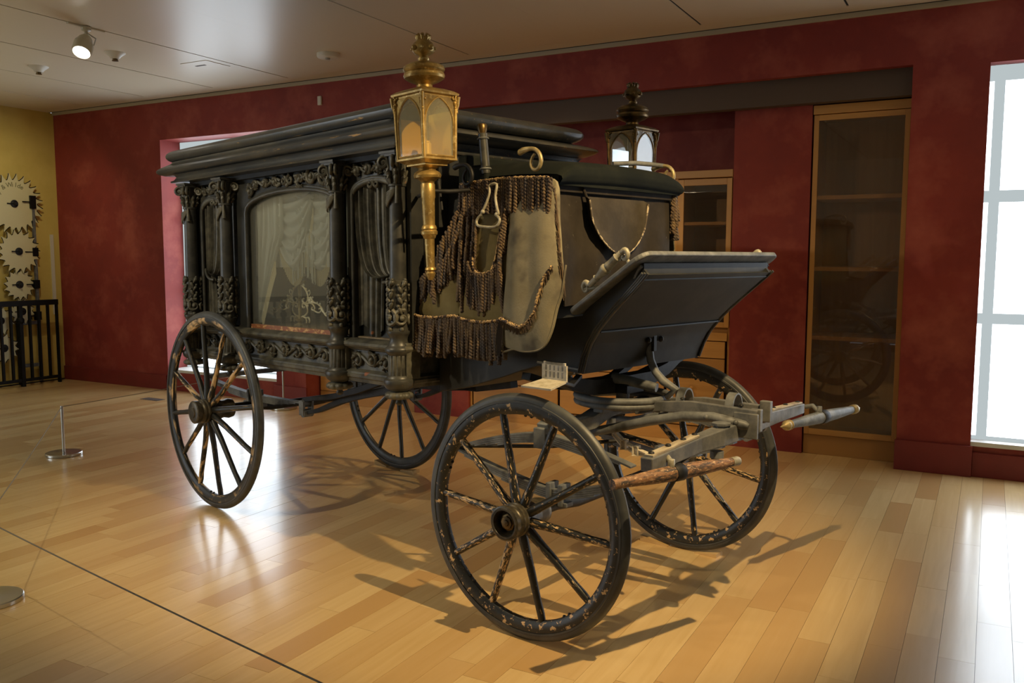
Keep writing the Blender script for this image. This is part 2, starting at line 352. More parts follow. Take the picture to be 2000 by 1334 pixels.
# ceiling of satin panels with dark slots
c_ = MB(); c_.bx(-6.3, 8, -7, 2.37, CZ+.006, CZ+.12); CEIL = struct(c_.build('ceiling', M['slot']))
xs = [-6.3, -5.22, -4.20, -3.17, -2.15, -1.13, -.12, .90, 1.88, 2.90, 3.92, 4.94, 5.96, 8.0]
ends = {-4.20: 2.2, -3.17: 1.36, -2.15: 2.15, -1.13: None, -.12: 2.1, .90: None, 1.88: 2.07}
for i in range(len(xs)-1):
    mb = MB(); g0 = .008 if ends.get(xs[i], 1) else .0004; g1 = .008 if ends.get(xs[i+1], 1) else .0004
    mb.bx(xs[i]+g0, xs[i+1]-g1, -7, 2.16, CZ, CZ+.006); mb.build('ceiling_panel', M['ceil'], CEIL)
mb = MB(); mb.bx(-6.3, 8, 2.161, 2.322, CZ, CZ+.006); mb.build('ceiling_panel', M['ceil'], CEIL)
t_ = MB(); t_.bx(-6.1, 8, 2.368, WY+.02, CZ-.028, CZ+.045); struct(t_.build('trim_1', M['ceiledge']))

# back wall: openings for left window, cabinet niche, right window
def wall_piece(name, boxes, m, par=None):
    mb = MB(); [mb.bx(*b) for b in boxes]; o = mb.build(name, m, par)
    if not par: struct(o)
    return o
Y2 = WY+.35
wall_piece('wall_back', [(-6.25, -4.25, WY, Y2, 0, CZ), (-4.25, -2.61, WY, Y2, 2.775, CZ), (-2.61, 3.305, WY, WY+.07, 2.815, CZ), (-2.61, -2.21, WY, Y2, 0, 2.815),
    (3.305, 3.772, WY, Y2, 0, CZ), (3.772, 5.6, WY, Y2, 2.782, CZ), (5.6, 8, WY, Y2, 0, CZ),
    (-4.25, -2.61, WY, Y2, 0, .205), (3.772, 5.6, WY+.03, Y2, 0, .235)], M['red'])
# niche shell
wall_piece('wall_niche', [(-2.21, 3.305, 3.10, 3.2, 0, 3.0), (-2.3, -2.21, Y2, 3.2, 0, 3.0), (3.305, 3.36, Y2, 3.2, 0, 3.0)], M['red'])
wall_piece('trim_2', [(-2.21, 3.305, WY+.085, WY+.18, 2.628, 2.84)], M['niche'])
o = wall_piece('wall_soffit', [(-2.21, 3.305, WY+.065, 3.1, 2.835, 2.87)], M['niche'])
# niche pilasters
wall_piece('wall_pilaster', [(2.045, 2.622, 2.565, 3.1, 0, 2.632), (-1.0, -.385, 2.565, 3.1, 0, 2.632)], M['red'])
# baseboards
for i, b in enumerate([(-6.09, -4.262, WY-.022, WY, 0, .165), (-2.63, -2.19, WY-.022, WY, 0, .175), (3.295, 3.785, WY-.022, WY, 0, .215), (3.785, 5.6, WY+.008, WY+.03, 0, .17)]):
    mb = MB(); mb.bx(*b); struct(mb.build('baseboard_back', M['base'], None, bevel=.003))
# left wall + other walls (out of view, they close the room)
wall_piece('wall_left', [(-6.25, -6.1, .7, WY, 0, CZ)], M['yellow']); wall_piece('wall_left', [(-6.25, -6.1, -7, .7, 0, CZ)], M['cream'])
wall_piece('wall_right', [(8, 8.15, -7, Y2, 0, CZ)], M['cream'])
wall_piece('wall_front', [(-6.25, 8.15, -7.15, -7, 0, CZ)], M['cream'])
wall_piece('baseboard_left', [(-6.1, -6.085, -7, WY-.02, 0, .012)], M['slot'])

# windows
M['shade1'] = emis('daylit_left_window_shade', (.82, .91, 1.0), 4.0)
def window(idx, x0, x1, zb, zt, yd, cols, rowz, sillz):
    W_ = struct(empty('window_%d' % idx))
    mb = MB(); mb.bx(x0, x1, yd+.03, yd+.05, zb, zt); mb.build('window_shade', M['shade1' if idx == 1 else 'shade'], W_)
    mb = MB()
    for (a, b) in cols: mb.bx(a, b, yd+.014, yd+.029, zb, zt)
    for (a, b) in rowz: mb.bx(x0, x1, yd+.010, yd+.028, a, b)
    mb.build('window_frame', M['frameglow'], W_)
    mb = MB(); mb.bx(x0-.0, x1+.0, WY+.005, yd+.03, sillz-.03, sillz); mb.build('window_sill', M['winwhite'], W_)
    return W_
window(2, 3.772, 5.6, .245, 2.782, WY+.10, [(3.80, 3.865), (4.66, 4.74)], [(2.68, 2.78), (1.875, 1.955), (1.05, 1.122), (.245, .27)], .244)
o = struct(empty('window_3')); mb = MB(); mb.bx(-6.098, -6.08, -6.95, -3.4, .4, 2.5); mb.build('window_shade', M['shade'], o)
mb = MB()
for q in (-6.95, -5.8, -4.6, -3.44): mb.bx(-6.08, -6.06, q, q+.06, .4, 2.5)
for q in (.4, 1.2, 2.0, 2.44): mb.bx(-6.08, -6.06, -6.95, -3.38, q, q+.06)
mb.build('window_frame', M['winwhite'], o)
window(1, -4.25, -2.61, .205, 2.775, WY+.26, [(-4.25, -4.19), (-3.46, -3.40), (-2.67, -2.61)], [(2.70, 2.775), (1.90, 1.96), (1.08, 1.14), (.205, .25)], .235)

# ---------------------------------------------------------------- oak cabinets in the niche
def oakbox(par, name, b, v=False, bev=.002):
    mb = MB(); mb.bx(*b); o = mb.build(name, M['oakv' if v else 'oak'], par, bevel=bev); set_rnd(o); return o
YF = 2.57
tc = empty('glazed_cabinet', (2.96, 2.8, 0), 0, 'tall oak display cabinet with dark glass front and four bays at the right', 'cabinet')
def rel(par, b): return (b[0]-par.location.x, b[1]-par.location.x, b[2]-par.location.y, b[3]-par.location.y, b[4], b[5])
def OB(par, name, b, v=False, bev=.002): return oakbox(par, name, rel(par, b), v, bev)
OB(tc, 'plinth', (2.63, 3.295, YF+.02, 3.05, 0, .15)); OB(tc, 'crown', (2.63, 3.295, YF-.01, 3.05, 2.555, 2.62))
OB(tc, 'side_panel', (2.63, 2.65, YF+.02, 3.05, .15, 2.555), True); OB(tc, 'side_panel', (3.275, 3.295, YF+.02, 3.05, .15, 2.555), True)
OB(tc, 'back_panel', (2.65, 3.275, 3.03, 3.05, .15, 2.555), True)
dr = OB(tc, 'door', (2.635, 2.67, YF, YF+.02, .155, 2.55), True)
for nm, b, v in (('door_stile', (3.255, 3.29, YF, YF+.02, .155, 2.55), True), ('door_rail', (2.67, 3.255, YF, YF+.02, 2.51, 2.55), False), ('door_rail', (2.67, 3.255, YF, YF+.02, .155, .20), False)):
    OB(dr, nm, (b[0]-tc.location.x, b[1]-tc.location.x, b[2]-tc.location.y, b[3]-tc.location.y, b[4], b[5]), v)
mb = MB(); mb.bx(*rel(tc, (2.67, 3.255, YF+.006, YF+.010, .20, 2.51))); mb.build('glass_pane', M['cabglass'], dr)
for z in (.905, 1.425, 1.955): OB(tc, 'shelf', (2.65, 3.275, YF+.014, 3.03, z-.024, z+.006))
mc = empty('shelf_cabinet', (.85, 2.8, 0), 0, 'low oak cabinet with drawers below and open shelves behind the hearse', 'cabinet')
OB(mc, 'cornice', (-.38, 2.042, YF-.015, 3.05, 2.128, 2.185)); OB(mc, 'back_panel', (-.38, 2.04, 3.03, 3.05, .93, 2.128))
OB(mc, 'side_panel', (-.38, -.36, YF+.02, 3.03, 0, 2.128), True); OB(mc, 'side_panel', (2.022, 2.042, YF+.02, 3.03, 0, 2.128), True)
OB(mc, 'worktop', (-.36, 2.022, YF+.02, 3.03, .90, .93)); OB(mc, 'plinth', (-.36, 2.022, YF+.012, YF+.03, 0, .125))
OB(mc, 'upright', (1.50, 1.60, YF+.0, 3.03, .93, 2.128), True)
OB(mc, 'apron_rail', (-.36, 2.022, YF+.005, YF+.02, .835, .90))
dr = OB(mc, 'door', (1.60, 1.648, YF, YF+.02, .945, 2.12), True)
for nm, b, v in (('door_stile', (1.995, 2.035, YF, YF+.02, .945, 2.12), True), ('door_rail', (1.648, 1.995, YF, YF+.02, 2.07, 2.12), False), ('door_rail', (1.648, 1.995, YF, YF+.02, .945, .985), False)):
    OB(dr, nm, rel(mc, b), v)
mb = MB(); mb.bx(*rel(mc, (1.648, 1.995, YF+.006, YF+.010, .985, 2.07))); mb.build('glass_pane', M['cabglass'], dr)
for z in (1.40, 1.775): OB(mc, 'shelf', (1.60, 2.022, YF+.014, 3.03, z-.018, z+.008))
dxs = [-.345, .545, 1.10, 1.52, 2.02]
for a, b in zip(dxs[:-1], dxs[1:]):
    for z0, z1 in ((.135, .34), (.345, .52), (.525, .69), (.695, .83)):
        d_ = OB(mc, 'drawer', (a+.012, b-.012, YF, YF+.02, z0, z1-.002), bev=.003)
        kb = MB(); kb.lathe([(.006, 0), (.006, .012), (.015, .018), (.017, .026), (.012, .034), (.002, .037)], ((a+b)/2-mc.location.x-.02, YF-mc.location.y, (z0+z1)/2+.01), 'y', 14)
        kb.xf(lambda v: Vector((v.x, 2*(YF-mc.location.y)-v.y, v.z))); k_ = kb.build('knob', M['oak'], d_, 40); set_rnd(k_)
lc = empty('drawer_cabinet', (-1.6, 2.8, 0), 0, 'plain low oak base cabinet seen through the far rear wheel', 'cabinet')
OB(lc, 'carcass', (-2.19, -1.01, YF+.02, 3.05, 0, .98)); OB(lc, 'plinth', (-2.19, -1.01, YF+.008, YF+.02, 0, .12)); OB(lc, 'worktop', (-2.20, -1.005, YF, 3.05, .98, 1.01))
for a, b in ((-2.18, -1.6), (-1.59, -1.02)):
    for z0, z1 in ((.13, .40), (.405, .68), (.685, .96)): OB(lc, 'drawer', (a, b, YF, YF+.02, z0, z1-.004), bev=.003)

# ---------------------------------------------------------------- railing, gears on the yellow wall
rl = empty('stair_railing', (-5.9, 0, 0), 0, 'black metal stair railing with flat vertical bars in front of the yellow wall', 'railing')
mb = MB(); mb.bx(-.022, .022, -5.0, 2.19, .93, .992); mb.build('top_rail', M['rail'], rl, bevel=.004)
mb = MB(); mb.bx(-.015, .015, -5.0, 2.19, .055, .09); mb.build('bottom_rail', M['rail'], rl, bevel=.003)
y = 2.175; i = 0
while y > -5.0:
    post = (i % 4 == 0 and i)
    mb = MB(); w = .020 if post else .0125; mb.bx(-.014 if not post else -.022, .014 if not post else .022, y-w, y+w, .06, .94)
    if i == 0 or post: mb.bx(-.02, .02, y-w, y+w, 0, .06)
    o = mb.build('post' if post else 'baluster', M['rail'], rl)
    if post:
        s_ = MB(); s_.blob((0, y, .765), (.04, .045, .045), 12, 8); s_.build('collar', M['rail'], o, 60)
    y -= .112; i += 1
GA = empty('gear_display', (-6.03, 2.0, 0), 0, 'wall display of stacked cream gear wheels on a grey upright frame', 'display')
def gear(x, y, z, r, n, label, txt=None):
    g = empty('gear_wheel', (x+6.03, y-2.0, z)); g.parent = GA
    poly = []
    for k in range(n):
        a = 2*PI*k/n
        for da, rr in ((0, r*.80), (.22, r*.86), (.42, r*1.0), (.55, r*1.0), (.62, r*.90), (.80, r*.80)):
            t = a+da*2*PI/n; poly.append((rr*math.sin(t), rr*math.cos(t)))
    mb = MB(); mb.prism(poly, .012, 'yz', -.006); mb.build('disc', M['gearwhite'], g)
    mb = MB()
    for k in range(n):                          # the tooth edges read as dark hooks
        a = 2*PI*k/n; pts = [(0.009, rr*math.sin(a+da*2*PI/n), rr*math.cos(a+da*2*PI/n)) for da, rr in ((-.18, r*.80), (0, r*.80), (.12, r*.84), (.22, r*.88), (.36, r*.94), (.42, r*1.0))]
        mb.tube(pts, .0045, 4)
    mb.build('tooth_edges', M['rail'], g)['kind'] = 'stuff'
    mb = MB(); mb.lathe([(.045, -.03), (.045, .012), (.02, .02), (.015, .05)], (0,0,0), 'x', 14); mb.build('axle_boss', M['darkiron'], g, 40)
    mb = MB(); mb.bx(.012, .02, -.09, .0, -.006, .006); mb.build('pointer', M['rail'], g)
    if txt:
        vs = []; fs = []
        for i, ch in enumerate(txt):
            if ch == ' ': continue
            cu = bpy.data.curves.new('letter', 'FONT'); cu.body = ch; cu.size = .075; cu.extrude = .0008; cu.align_x = 'CENTER'
            t = bpy.data.objects.new('letter', cu); me = bpy.data.meshes.new_from_object(t)
            a = math.radians(-115+i*10.2); rr = r*.56
            Mx = Matrix(((0, 0, 1), (1, 0, 0), (0, 1, 0))).to_4x4()
            MM = Matrix.Translation((.0075, rr*math.sin(a), rr*math.cos(a))) @ Matrix.Rotation(-a, 4, 'X') @ Mx
            b0 = len(vs); vs += [tuple(MM@v.co) for v in me.vertices]; fs += [tuple(q+b0 for q in p.vertices) for p in me.polygons]
            bpy.data.objects.remove(t); bpy.data.meshes.remove(me)
        mb = MB(); mb.add(vs, fs); mb.build('lettering', M['letter'], g)
    return g
M['letter'] = mat('olive_lettering', (.16, .15, .07), .7)
gear(-6.045, 1.815, 2.10, .345, 24, 'largest cream gear wheel at the top, lettered in an arc', 'Charmay & Wilde')
gear(-6.030, 1.832, 1.555, .255, 18, 'second cream gear wheel below the largest lettered one', '')
gear(-6.045, 1.828, 1.172, .185, 15, 'third cream gear wheel down, just above the railing')
gear(-6.030, 1.835, .86, .15, 12, 'small cream gear wheel behind the top of the railing, right one')
gear(-6.045, 1.585, .765, .16, 12, 'small cream gear wheel behind the railing at the photo left edge')
gear(-6.030, 1.60, .45, .17, 13, 'lowest cream gear wheel behind the railing bars')
fr = empty('gear_frame', (0, .035, 0)); fr.parent = GA
mb = MB(); mb.bx(-.03, .0, -.012, .018, .02, 2.1); mb.build('upright', M['iron'], fr)
for z, h in ((2.13, .075), (1.55, .05), (1.172, .05), (.80, .05)):
    mb = MB(); mb.bx(-.035, .015, -.04, .03, z-h, z+h); b_ = mb.build('bracket', M['rail'], fr, bevel=.004)
    mb = MB(); mb.bx(.0, .012, -.13, -.03, z-.006, z+.006); mb.build('axle_rod', M['rail'], fr)
for z in (.72, .22):
    mb = MB(); mb.bx(-.03, -.005, -.19, 0, z-.02, z+.02); mb.build('crossbar', M['iron'], fr)
mb = MB(); mb.bx(-.035, .0, -.26, -.20, .0, .80); mb.build('column', M['darkiron'], fr)
mb = MB(); mb.bx(-6.10, -6.085, 2.265, 2.305, .80, 1.76); tag(mb.build('acrylic_strip', M['white'], None), 'narrow pale vertical strip on the yellow wall by the red corner', 'strip')

# ---------------------------------------------------------------- barrier stanchions and cords
def stanchion(x, y, h, label):
    s = empty('stanchion', (x, y, 0), 0, label, 'stanchion', 'rope barrier stanchions')
    mb = MB(); mb.lathe([(.125, 0), (.128, .003), (.128, .018), (.124, .022), (.03, .023), (.012, .026)], n=40); mb.build('base', M['steel'], s, 30)
    mb = MB(); mb.lathe([(.0095, .02), (.0095, h-.004), (.008, h)], n=12); mb.build('post', M['steel'], s, 40)
    return s
stanchion(-2.262, -.235, .376, 'short steel stanchion on round base, standing left of the rear wheel')
stanchion(.085, -2.165, .376, 'short steel stanchion whose base is cut by the left photo edge')
stanchion(-2.25, 2.10, .43, 'thin stanchion behind the hearse by the red pier')
def cord(p, q, label, sag=.01):
    P, Q = Vector(p), Vector(q); e_ = (Q-P).normalized()*.0125; P = P+e_; Q = Q-e_; pts = [P.lerp(Q, t/12)-Vector((0, 0, sag*4*(t/12)*(1-t/12))) for t in range(13)]
    mb = MB(); mb.tube(pts, .0028, 6); return tag(mb.build('barrier_cord', M['cord'], None, 60), label, 'cord', 'barrier cords')
cord((-2.262, -.235, .37), (.085, -2.165, .37), 'grey barrier cord from the standing stanchion to the one at the left edge')
cord((-2.262, -.235, .37), (-2.25, 2.10, .42), 'grey barrier cord running from the standing stanchion back behind the hearse')
cord((.085, -2.165, .36), (3.2, -2.72, .36), 'dark barrier cord crossing the floor in the foreground')

mb = MB(); mb.bx(-3.98, -3.72, 1.79, 1.90, 0, .003)
for k in range(9): mb.bx(-3.97+k*.028, -3.958+k*.028, 1.80, 1.89, .003, .005)
tag(mb.build('floor_vent', M['niche'], None), 'small grey floor vent grille in front of the left window', 'vent')

# ---------------------------------------------------------------- ceiling fittings
sp = empty('ceiling_spotlight', (-2.15, .03, CZ), 0, 'lit cream bullet spotlight hanging from the ceiling slot', 'light')
mb = MB(); mb.lathe([(.02, 0), (.035, -.005), (.035, -.03), (.014, -.04), (.014, -.06)], n=16); mb.bx(-.012, .012, -.15, .15, -.012, 0); mb.build('mount', M['lampwhite'], sp, 40)
ax_ = Vector((.30, -.50, -.82)).normalized(); o0 = Vector((0, 0, -.075)); Q = ax_.to_track_quat('Z', 'Y').to_matrix()
prof = [(.012, 0), (.035, .008), (.052, .035), (.062, .075), (.070, .09), (.070, .15), (.066, .165), (.060, .168), (.055, .150)]
mb = MB(); mb.lathe(prof, n=28); mb.xf(lambda v: Q@v+o0); mb.build('lamp_body', M['lampwhite'], sp, 40)
mb = MB(); mb.lathe([(.054, .150), (.054, .153), (.001, .155)], n=24); mb.xf(lambda v: Q@v+o0); mb.build('lamp_face', M['bulb'], sp, 40)
mb = MB(); mb.tube([Q@Vector((.074, 0, .09))+o0, Q@Vector((.074, 0, .02))+o0, Vector((.01, 0, -.05))], .005, 6); mb.tube([Q@Vector((-.074, 0, .09))+o0, Q@Vector((-.074, 0, .02))+o0, Vector((-.01, 0, -.05))], .005, 6); mb.build('yoke', M['steel'], sp, 60)
spot('gallery_spot_beam', tuple(Vector((-2.15, .03, CZ))+o0+ax_*.20), tuple(Vector((-2.15, .03, CZ))+o0+ax_*2.2), 24, 60, .5, .04, (1, .93, .78))
sprk = None
for x, y, lb in ((-2.70, .686, 'ceiling sprinkler head just right of the lit spotlight'), (-3.78, .71, 'ceiling sprinkler head near the left edge, left of the spotlight')):
    if sprk is None:
        sprk = empty('sprinkler_head', (x, y, CZ), 0, lb, 'sprinkler', 'ceiling sprinkler heads')
        mb = MB(); mb.lathe([(.085, 0), (.082, -.006), (.05, -.03), (.034, -.05)], n=24); mb.build('escutcheon', M['white'], sprk, 40)
        mb = MB(); mb.lathe([(.022, -.045), (.020, -.062), (.026, -.064), (.026, -.068), (.004, -.07)], n=16); mb.build('nozzle', M['golddark'], sprk, 40)
    else:
        c = copy_tree(sprk); c.location = (x, y, CZ); c['label'] = lb
sd = empty('smoke_detector', (-1.145, 1.567, CZ), 0, 'round white smoke detector on the ceiling left of the lamp finial', 'smoke detector')
mb = MB(); mb.lathe([(.095, 0), (.095, -.022), (.088, -.034), (.06, -.042), (.03, -.044)], n=32); mb.build('housing', M['white'], sd, 40)
mb = MB(); mb.lathe([(.02, -.04), (.02, -.052), (.004, -.054)], (.02, -.03, 0), n=14); mb.build('sensor_eye', M['steel'], sd, 40)
ap = empty('ceiling_access_panel', (-2.40, 1.38, CZ), 0, 'square recessed access plate in the ceiling with a small slot', 'panel')
mb = MB(); mb.bx(-.16, .16, -.14, .14, -.004, 0); mb.build('plate', M['ceil'], ap, bevel=.001)
mb = MB(); mb.bx(-.10, .02, -.03, -.005, -.006, -.004); mb.build('slot', M['niche'], ap)
mb = MB(); mb.bx(-1.972, -1.928, WY-.02, WY, 2.965, 3.05); tag(mb.build('wall_sensor', M['white'], None, bevel=.003), 'small white sensor box high on the red wall above the hearse', 'sensor')

# ================================================================ THE HEARSE (x forward, y to its left, near side y < 0)
H = empty('horse_drawn_hearse', (0, 0, 0), -WANG, 'antique black carved horse-drawn hearse with brass lanterns, fringed driver seat and spoked wheels', 'hearse')
def tilt(v): return Vector((v.x, v.y, v.z+.0115*(v.x-1.2)))
def P_(mb, name, m, par=None, smooth=None, bevel=0, label=None, t=True):
    if t: mb.xf(tilt)
    return mb.build(name, m, par or H, smooth, bevel, label)

# ---- wheels
def wheel(cx, cy, R, nsp, off, ang, side, rear, far):
    """built around origin: axle along y, outer face towards -y*side"""
    mat_f = M['rfelloe'] if rear and not far else (M['black'] if rear else M['felloe']); mat_s = M['rspoke'] if rear and not far else (M['black'] if rear else M['spoke'])
    w = empty('wheel', (cx, cy, R), ang); w.parent = H
    s = -1 if side < 0 else 1
    th = .030                                           # rubber tyre in its steel channel
    def ringprof(prof, n=96):
        mb = MB(); vs = []; fs = []; m = len(prof)
        for k in range(n):
            a = 2*PI*k/n
            for r, y in prof: vs.append((r*math.cos(a), y*s, r*math.sin(a)))
        for k in range(n):
            for i in range(m): fs.append((k*m+i, k*m+(i+1)%m, ((k+1)%n)*m+(i+1)%m, ((k+1)%n)*m+i))
        mb.add(vs, fs); return mb
    t = ringprof([(R-.004, -.012), (R, 0), (R-.004, .012), (R-.014, .020), (R-.026, .021), (R-.028, .0235), (R-.036, .0235), (R-.036, -.0235), (R-.028, -.0235), (R-.026, -.021), (R-.014, -.020)])
    t.build('tyre', M['tire'], w, 35)
    f = ringprof([(R-.037, -.020), (R-.037, .020), (R-.052, .0215), (R-.072, .018), (R-.082, .010), (R-.084, 0), (R-.082, -.010), (R-.072, -.018), (R-.052, -.0215)])
    f.build('felloe', mat_f, w, 40)
    b = MB()
    for k in range(nsp//2):
        a = math.radians(off+18+k*720/nsp)
        for d in (-.035, .035):
            b.blob(((R-.083)*math.cos(a+d), 0, (R-.083)*math.sin(a+d)), .008, 6, 4)
    b.build('felloe_bolts', M['darkiron'], w, 50)['kind'] = 'stuff'
    sp0 = None
    for k in range(nsp):
        a = math.radians(off+k*360/nsp); ca, sa = math.cos(a), math.sin(a)
        if sp0 is None:
            mb = MB(); mb.tube([(r, y*s, 0) for r, y in ((.055, .02), (.10, .018), (.13, .016), (.20, .010), (R-.16, .004), (R-.11, 0), (R-.075, 0))],
                [.019, .0195, .0175, .0165, .0145, .0155, .014], 10, sq=(1.0, 1.0), up=(0, 1, 0))
            sp0 = mb.build('spoke', mat_s, w, 50); o = sp0
        else: o = sp0.copy(); COL.objects.link(o)
        o.parent = w; o.rotation_euler = (0, -a, 0)
    hm = MB()
    pr = [(.030, -.13), (.060, -.125), (.066, -.10), (.058, -.07), (.062, -.05), (.072, -.035), (.074, .035), (.080, .040), (.080, .048), (.074, .052), (.074, .060), (.078, .064), (.078, .070), (.071, .074), (.066, .084), (.064, .094), (.068, .098), (.074, .102), (.075, .140), (.070, .146)]
    pr = [(r*(.90 if rear else .84), h) for r, h in pr]
    if not rear: pr += [(.052, .146), (.050, .140), (.047, .085), (.02, .083)]
    else: pr += [(.055, .150), (.034, .152), (.032, .160), (.004, .161)]
    sh = lambda h: h if h < .06 else .06+(h-.06)*.66
    pr = [(r, sh(h)) for r, h in pr]
    hm.lathe([(r, h*s) for r, h in pr], (0, 0, 0), 'y', 36); hm.build('hub', M['hub'], w, 35)
    if not rear:
        km = MB(); km.lathe([(.058, sh(.112)*s), (.0675, sh(.115)*s), (.0675, sh(.141)*s), (.0615, sh(.144)*s)], (0,0,0), 'y', 72, wob=lambda a, h: 1+.012*math.sin(a*36), cap=False); km.build('knurled_band', M['hub'], w, 20)
        nm = MB(); nm.lathe([(.034, .075*s), (.034, .094*s), (.026, .096*s), (.025, .102*s), (.014, .103*s), (.012, .107*s), (.003, .108*s)], (0,0,0), 'y', 8); nm.build('axle_nut', M['golddark'], w, 30)
    return w
L, FY, RF, RR = 2.4928, .1086, .4885, .5897
GM = Matrix.Translation((L, 0, 0)) @ Matrix.Rotation(FY, 4, 'Z')     # frame of the steering gear, turned a little
def Sx(a, b): return (L+a*math.cos(FY)-b*math.sin(FY), a*math.sin(FY)+b*math.cos(FY))
wheel(0, -.686, RR, 12, 9, 0, -1, True, False); wheel(0, .686, RR, 12, 7, 0, 1, True, True)
x_, y_ = Sx(0, -.6793); wheel(x_, y_, RF, 10, -4, FY, -1, False, False)
x_, y_ = Sx(0, .6793); wheel(x_, y_, RF, 10, -9, FY, 1, False, True)

# ---- front gear (children of G are sub-parts)
def GB(mb, name, m, smooth=None, bevel=0, label=None):
    o = mb.build(name, m, H, smooth, bevel, label); o.matrix_local = GM; return o
mb = MB(); mb.tube([(0, -.60, RF), (0, -.45, RF), (-.0, -.3, RF-.02), (0, .3, RF-.02), (0, .45, RF), (0, .6, RF)], .024, 10); GB(mb, 'front_axle', M['darkiron'], 50)
def leafspring(xr, xf, y, zr, zf, zmid, n, up, xm, curve=1.8, w=.042):
    """one half of an elliptic spring: n leaves, bending down (up=-1) or up (+1)"""
    out = []
    for k in range(n):
        f = 1-k*.13; a0 = xm+(xr-xm)*f; a1 = xm+(xf-xm)*f; mb = MB(); pts = []
        for i in range(17):
            x = a0+(a1-a0)*i/16; t = abs((x-xm)/((xf-xm) if x > xm else (xr-xm)))
            ze = zf if x > xm else zr; z = zmid+(ze-zmid)*t**curve
            pts.append((x, y, z+up*(-1)*(-k*.0085) if up > 0 else z-k*.0085))
        mb.bar(pts, w, [.0072]*17, (0, 1, 0)); out.append(mb)
    return out
for y in (-.45, .45):
    sf = MB()
    lo = leafspring(-.56, .43, y, .650, .675, .548, 5, -1, -.02, 1.35); hi = leafspring(-.56, .36, y, .650, .70, .775, 5, -1, -.06, 1.5)
    for mb in lo: GB(mb, 'spring_leaf', M['iron'])
    for mb in hi: GB(mb, 'spring_leaf', M['iron'])
    for x, z in ((-.565, .650), (.435, .685)):
        mb = MB(); mb.tube([(x, y-.028, z), (x, y+.028, z)], .018, 10); GB(mb, 'spring_eye', M['iron'], 40)
    for q in ((-.035, -.012, y-.032, y+.032, .490, .580), (.025, .048, y-.032, y+.032, .490, .580), (-.10, -.04, y-.030, y+.030, .715, .80), (-.05, .065, y-.025, y+.025, .488, .506)):
        mb = MB(); mb.bx(*q); GB(mb, 'spring_clamp', M['iron'], None, .003)
# bolster arms that carry the wheelplate down to the springs
for s in (-1, 1):
    mb = MB(); mb.bar([(-.07, s*.455, .80), (-.06, s*.40, .815), (-.03, s*.32, .79), (.0, s*.22, .80), (.0, s*.10, .83), (.0, 0, .835)], [.06, .07, .075, .07, .07, .07], [.03, .045, .06, .06, .055, .05], (1, 0, 0)); GB(mb, 'bolster_arm', M['iron'], 40, .004)
# fifth wheel (turntable ring)
def ring(c, r, z, sec, n=64):
    mb = MB(); mb.tube([(c[0]+r*math.cos(2*PI*k/n), c[1]+r*math.sin(2*PI*k/n), z) for k in range(n)], sec, 8, True, up=(0, 0, 1)); return mb
GB(ring((.035, .0), .205, .892, .016), 'turntable_ring', M['iron'], 50); GB(ring((.035, .0), .205, .868, .014), 'turntable_ring', M['iron'], 50)
mb = MB(); mb.bar([(-.17, 0, .845), (.24, 0, .845)], .05, .02, (0, 1, 0)); mb.bar([(.035, -.2, .848), (.035, .2, .848)], .05, .02, (1, 0, 0)); mb.lathe([(.03, .82), (.03, .94), (.02, .95)], (.035, 0, 0), 'z', 12); GB(mb, 'turntable_cross', M['iron'], None, .003)
# futchells: two curved bars running forward to the splinter bar, and the pole socket
for s, zz in ((-1, 0), (1, 0)):
    mb = MB(); mb.tube([(-.13, s*.19, .735), (-.02, s*.165, .742), (.10, s*.155, .775), (.25, s*.145, .82), (.40, s*.125, .855), (.52, s*.105, .862), (.65, s*.09, .842), (.665, s*.088, .838)], [.018, .021, .021, .021, .021, .021, .020, .012], 10); o = GB(mb, 'futchell', M['iron'], 60)
    b2 = MB(); [b2.blob((x, s*(yy+.016), z), .012, 6, 4) for x, yy, z in ((.50, .108, .862), (.62, .094, .852))]; b2.build('bolt_heads', M['iron'], o, 60)
mb = MB()
for s in (-1, 1): mb.bar([(.14, s*.062, .842), (.25, s*.062, .872), (.40, s*.062, .885), (.69, s*.062, .875)], .030, [.035, .042, .05, .055], (0, 1, 0))
GB(mb, 'pole_socket_cheek', M['barside'], None, .003)
for x, s in ((.28, 1), (.36, -1), (.52, 1), (.62, -1)):
    mb = MB(); mb.blob((x, s*.062, .915), (.010, .010, .006), 6, 4); GB(mb, 'bolt_head', M['darkiron'], 60)
for x in (.34, .56):
    mb = MB(); mb.bar([(x, -.062+.062*math.cos(t)*-1-.0, .895+.062*math.sin(t)*.9) if False else (x, .0-.045*math.cos(t), .895+.055*math.sin(t)) for t in [PI*i/10 for i in range(11)]], .036, .007, (1, 0, 0)); GB(mb, 'socket_strap', M['iron'], 40)
for q in ((.655, .70, -.062, -.035, .815, .905), (.655, .70, .035, .062, .84, .925), (.60, .70, -.09, -.075, .79, .89)):
    mb = MB(); mb.bx(*q); GB(mb, 'socket_plate', M['barside'], None, .003)
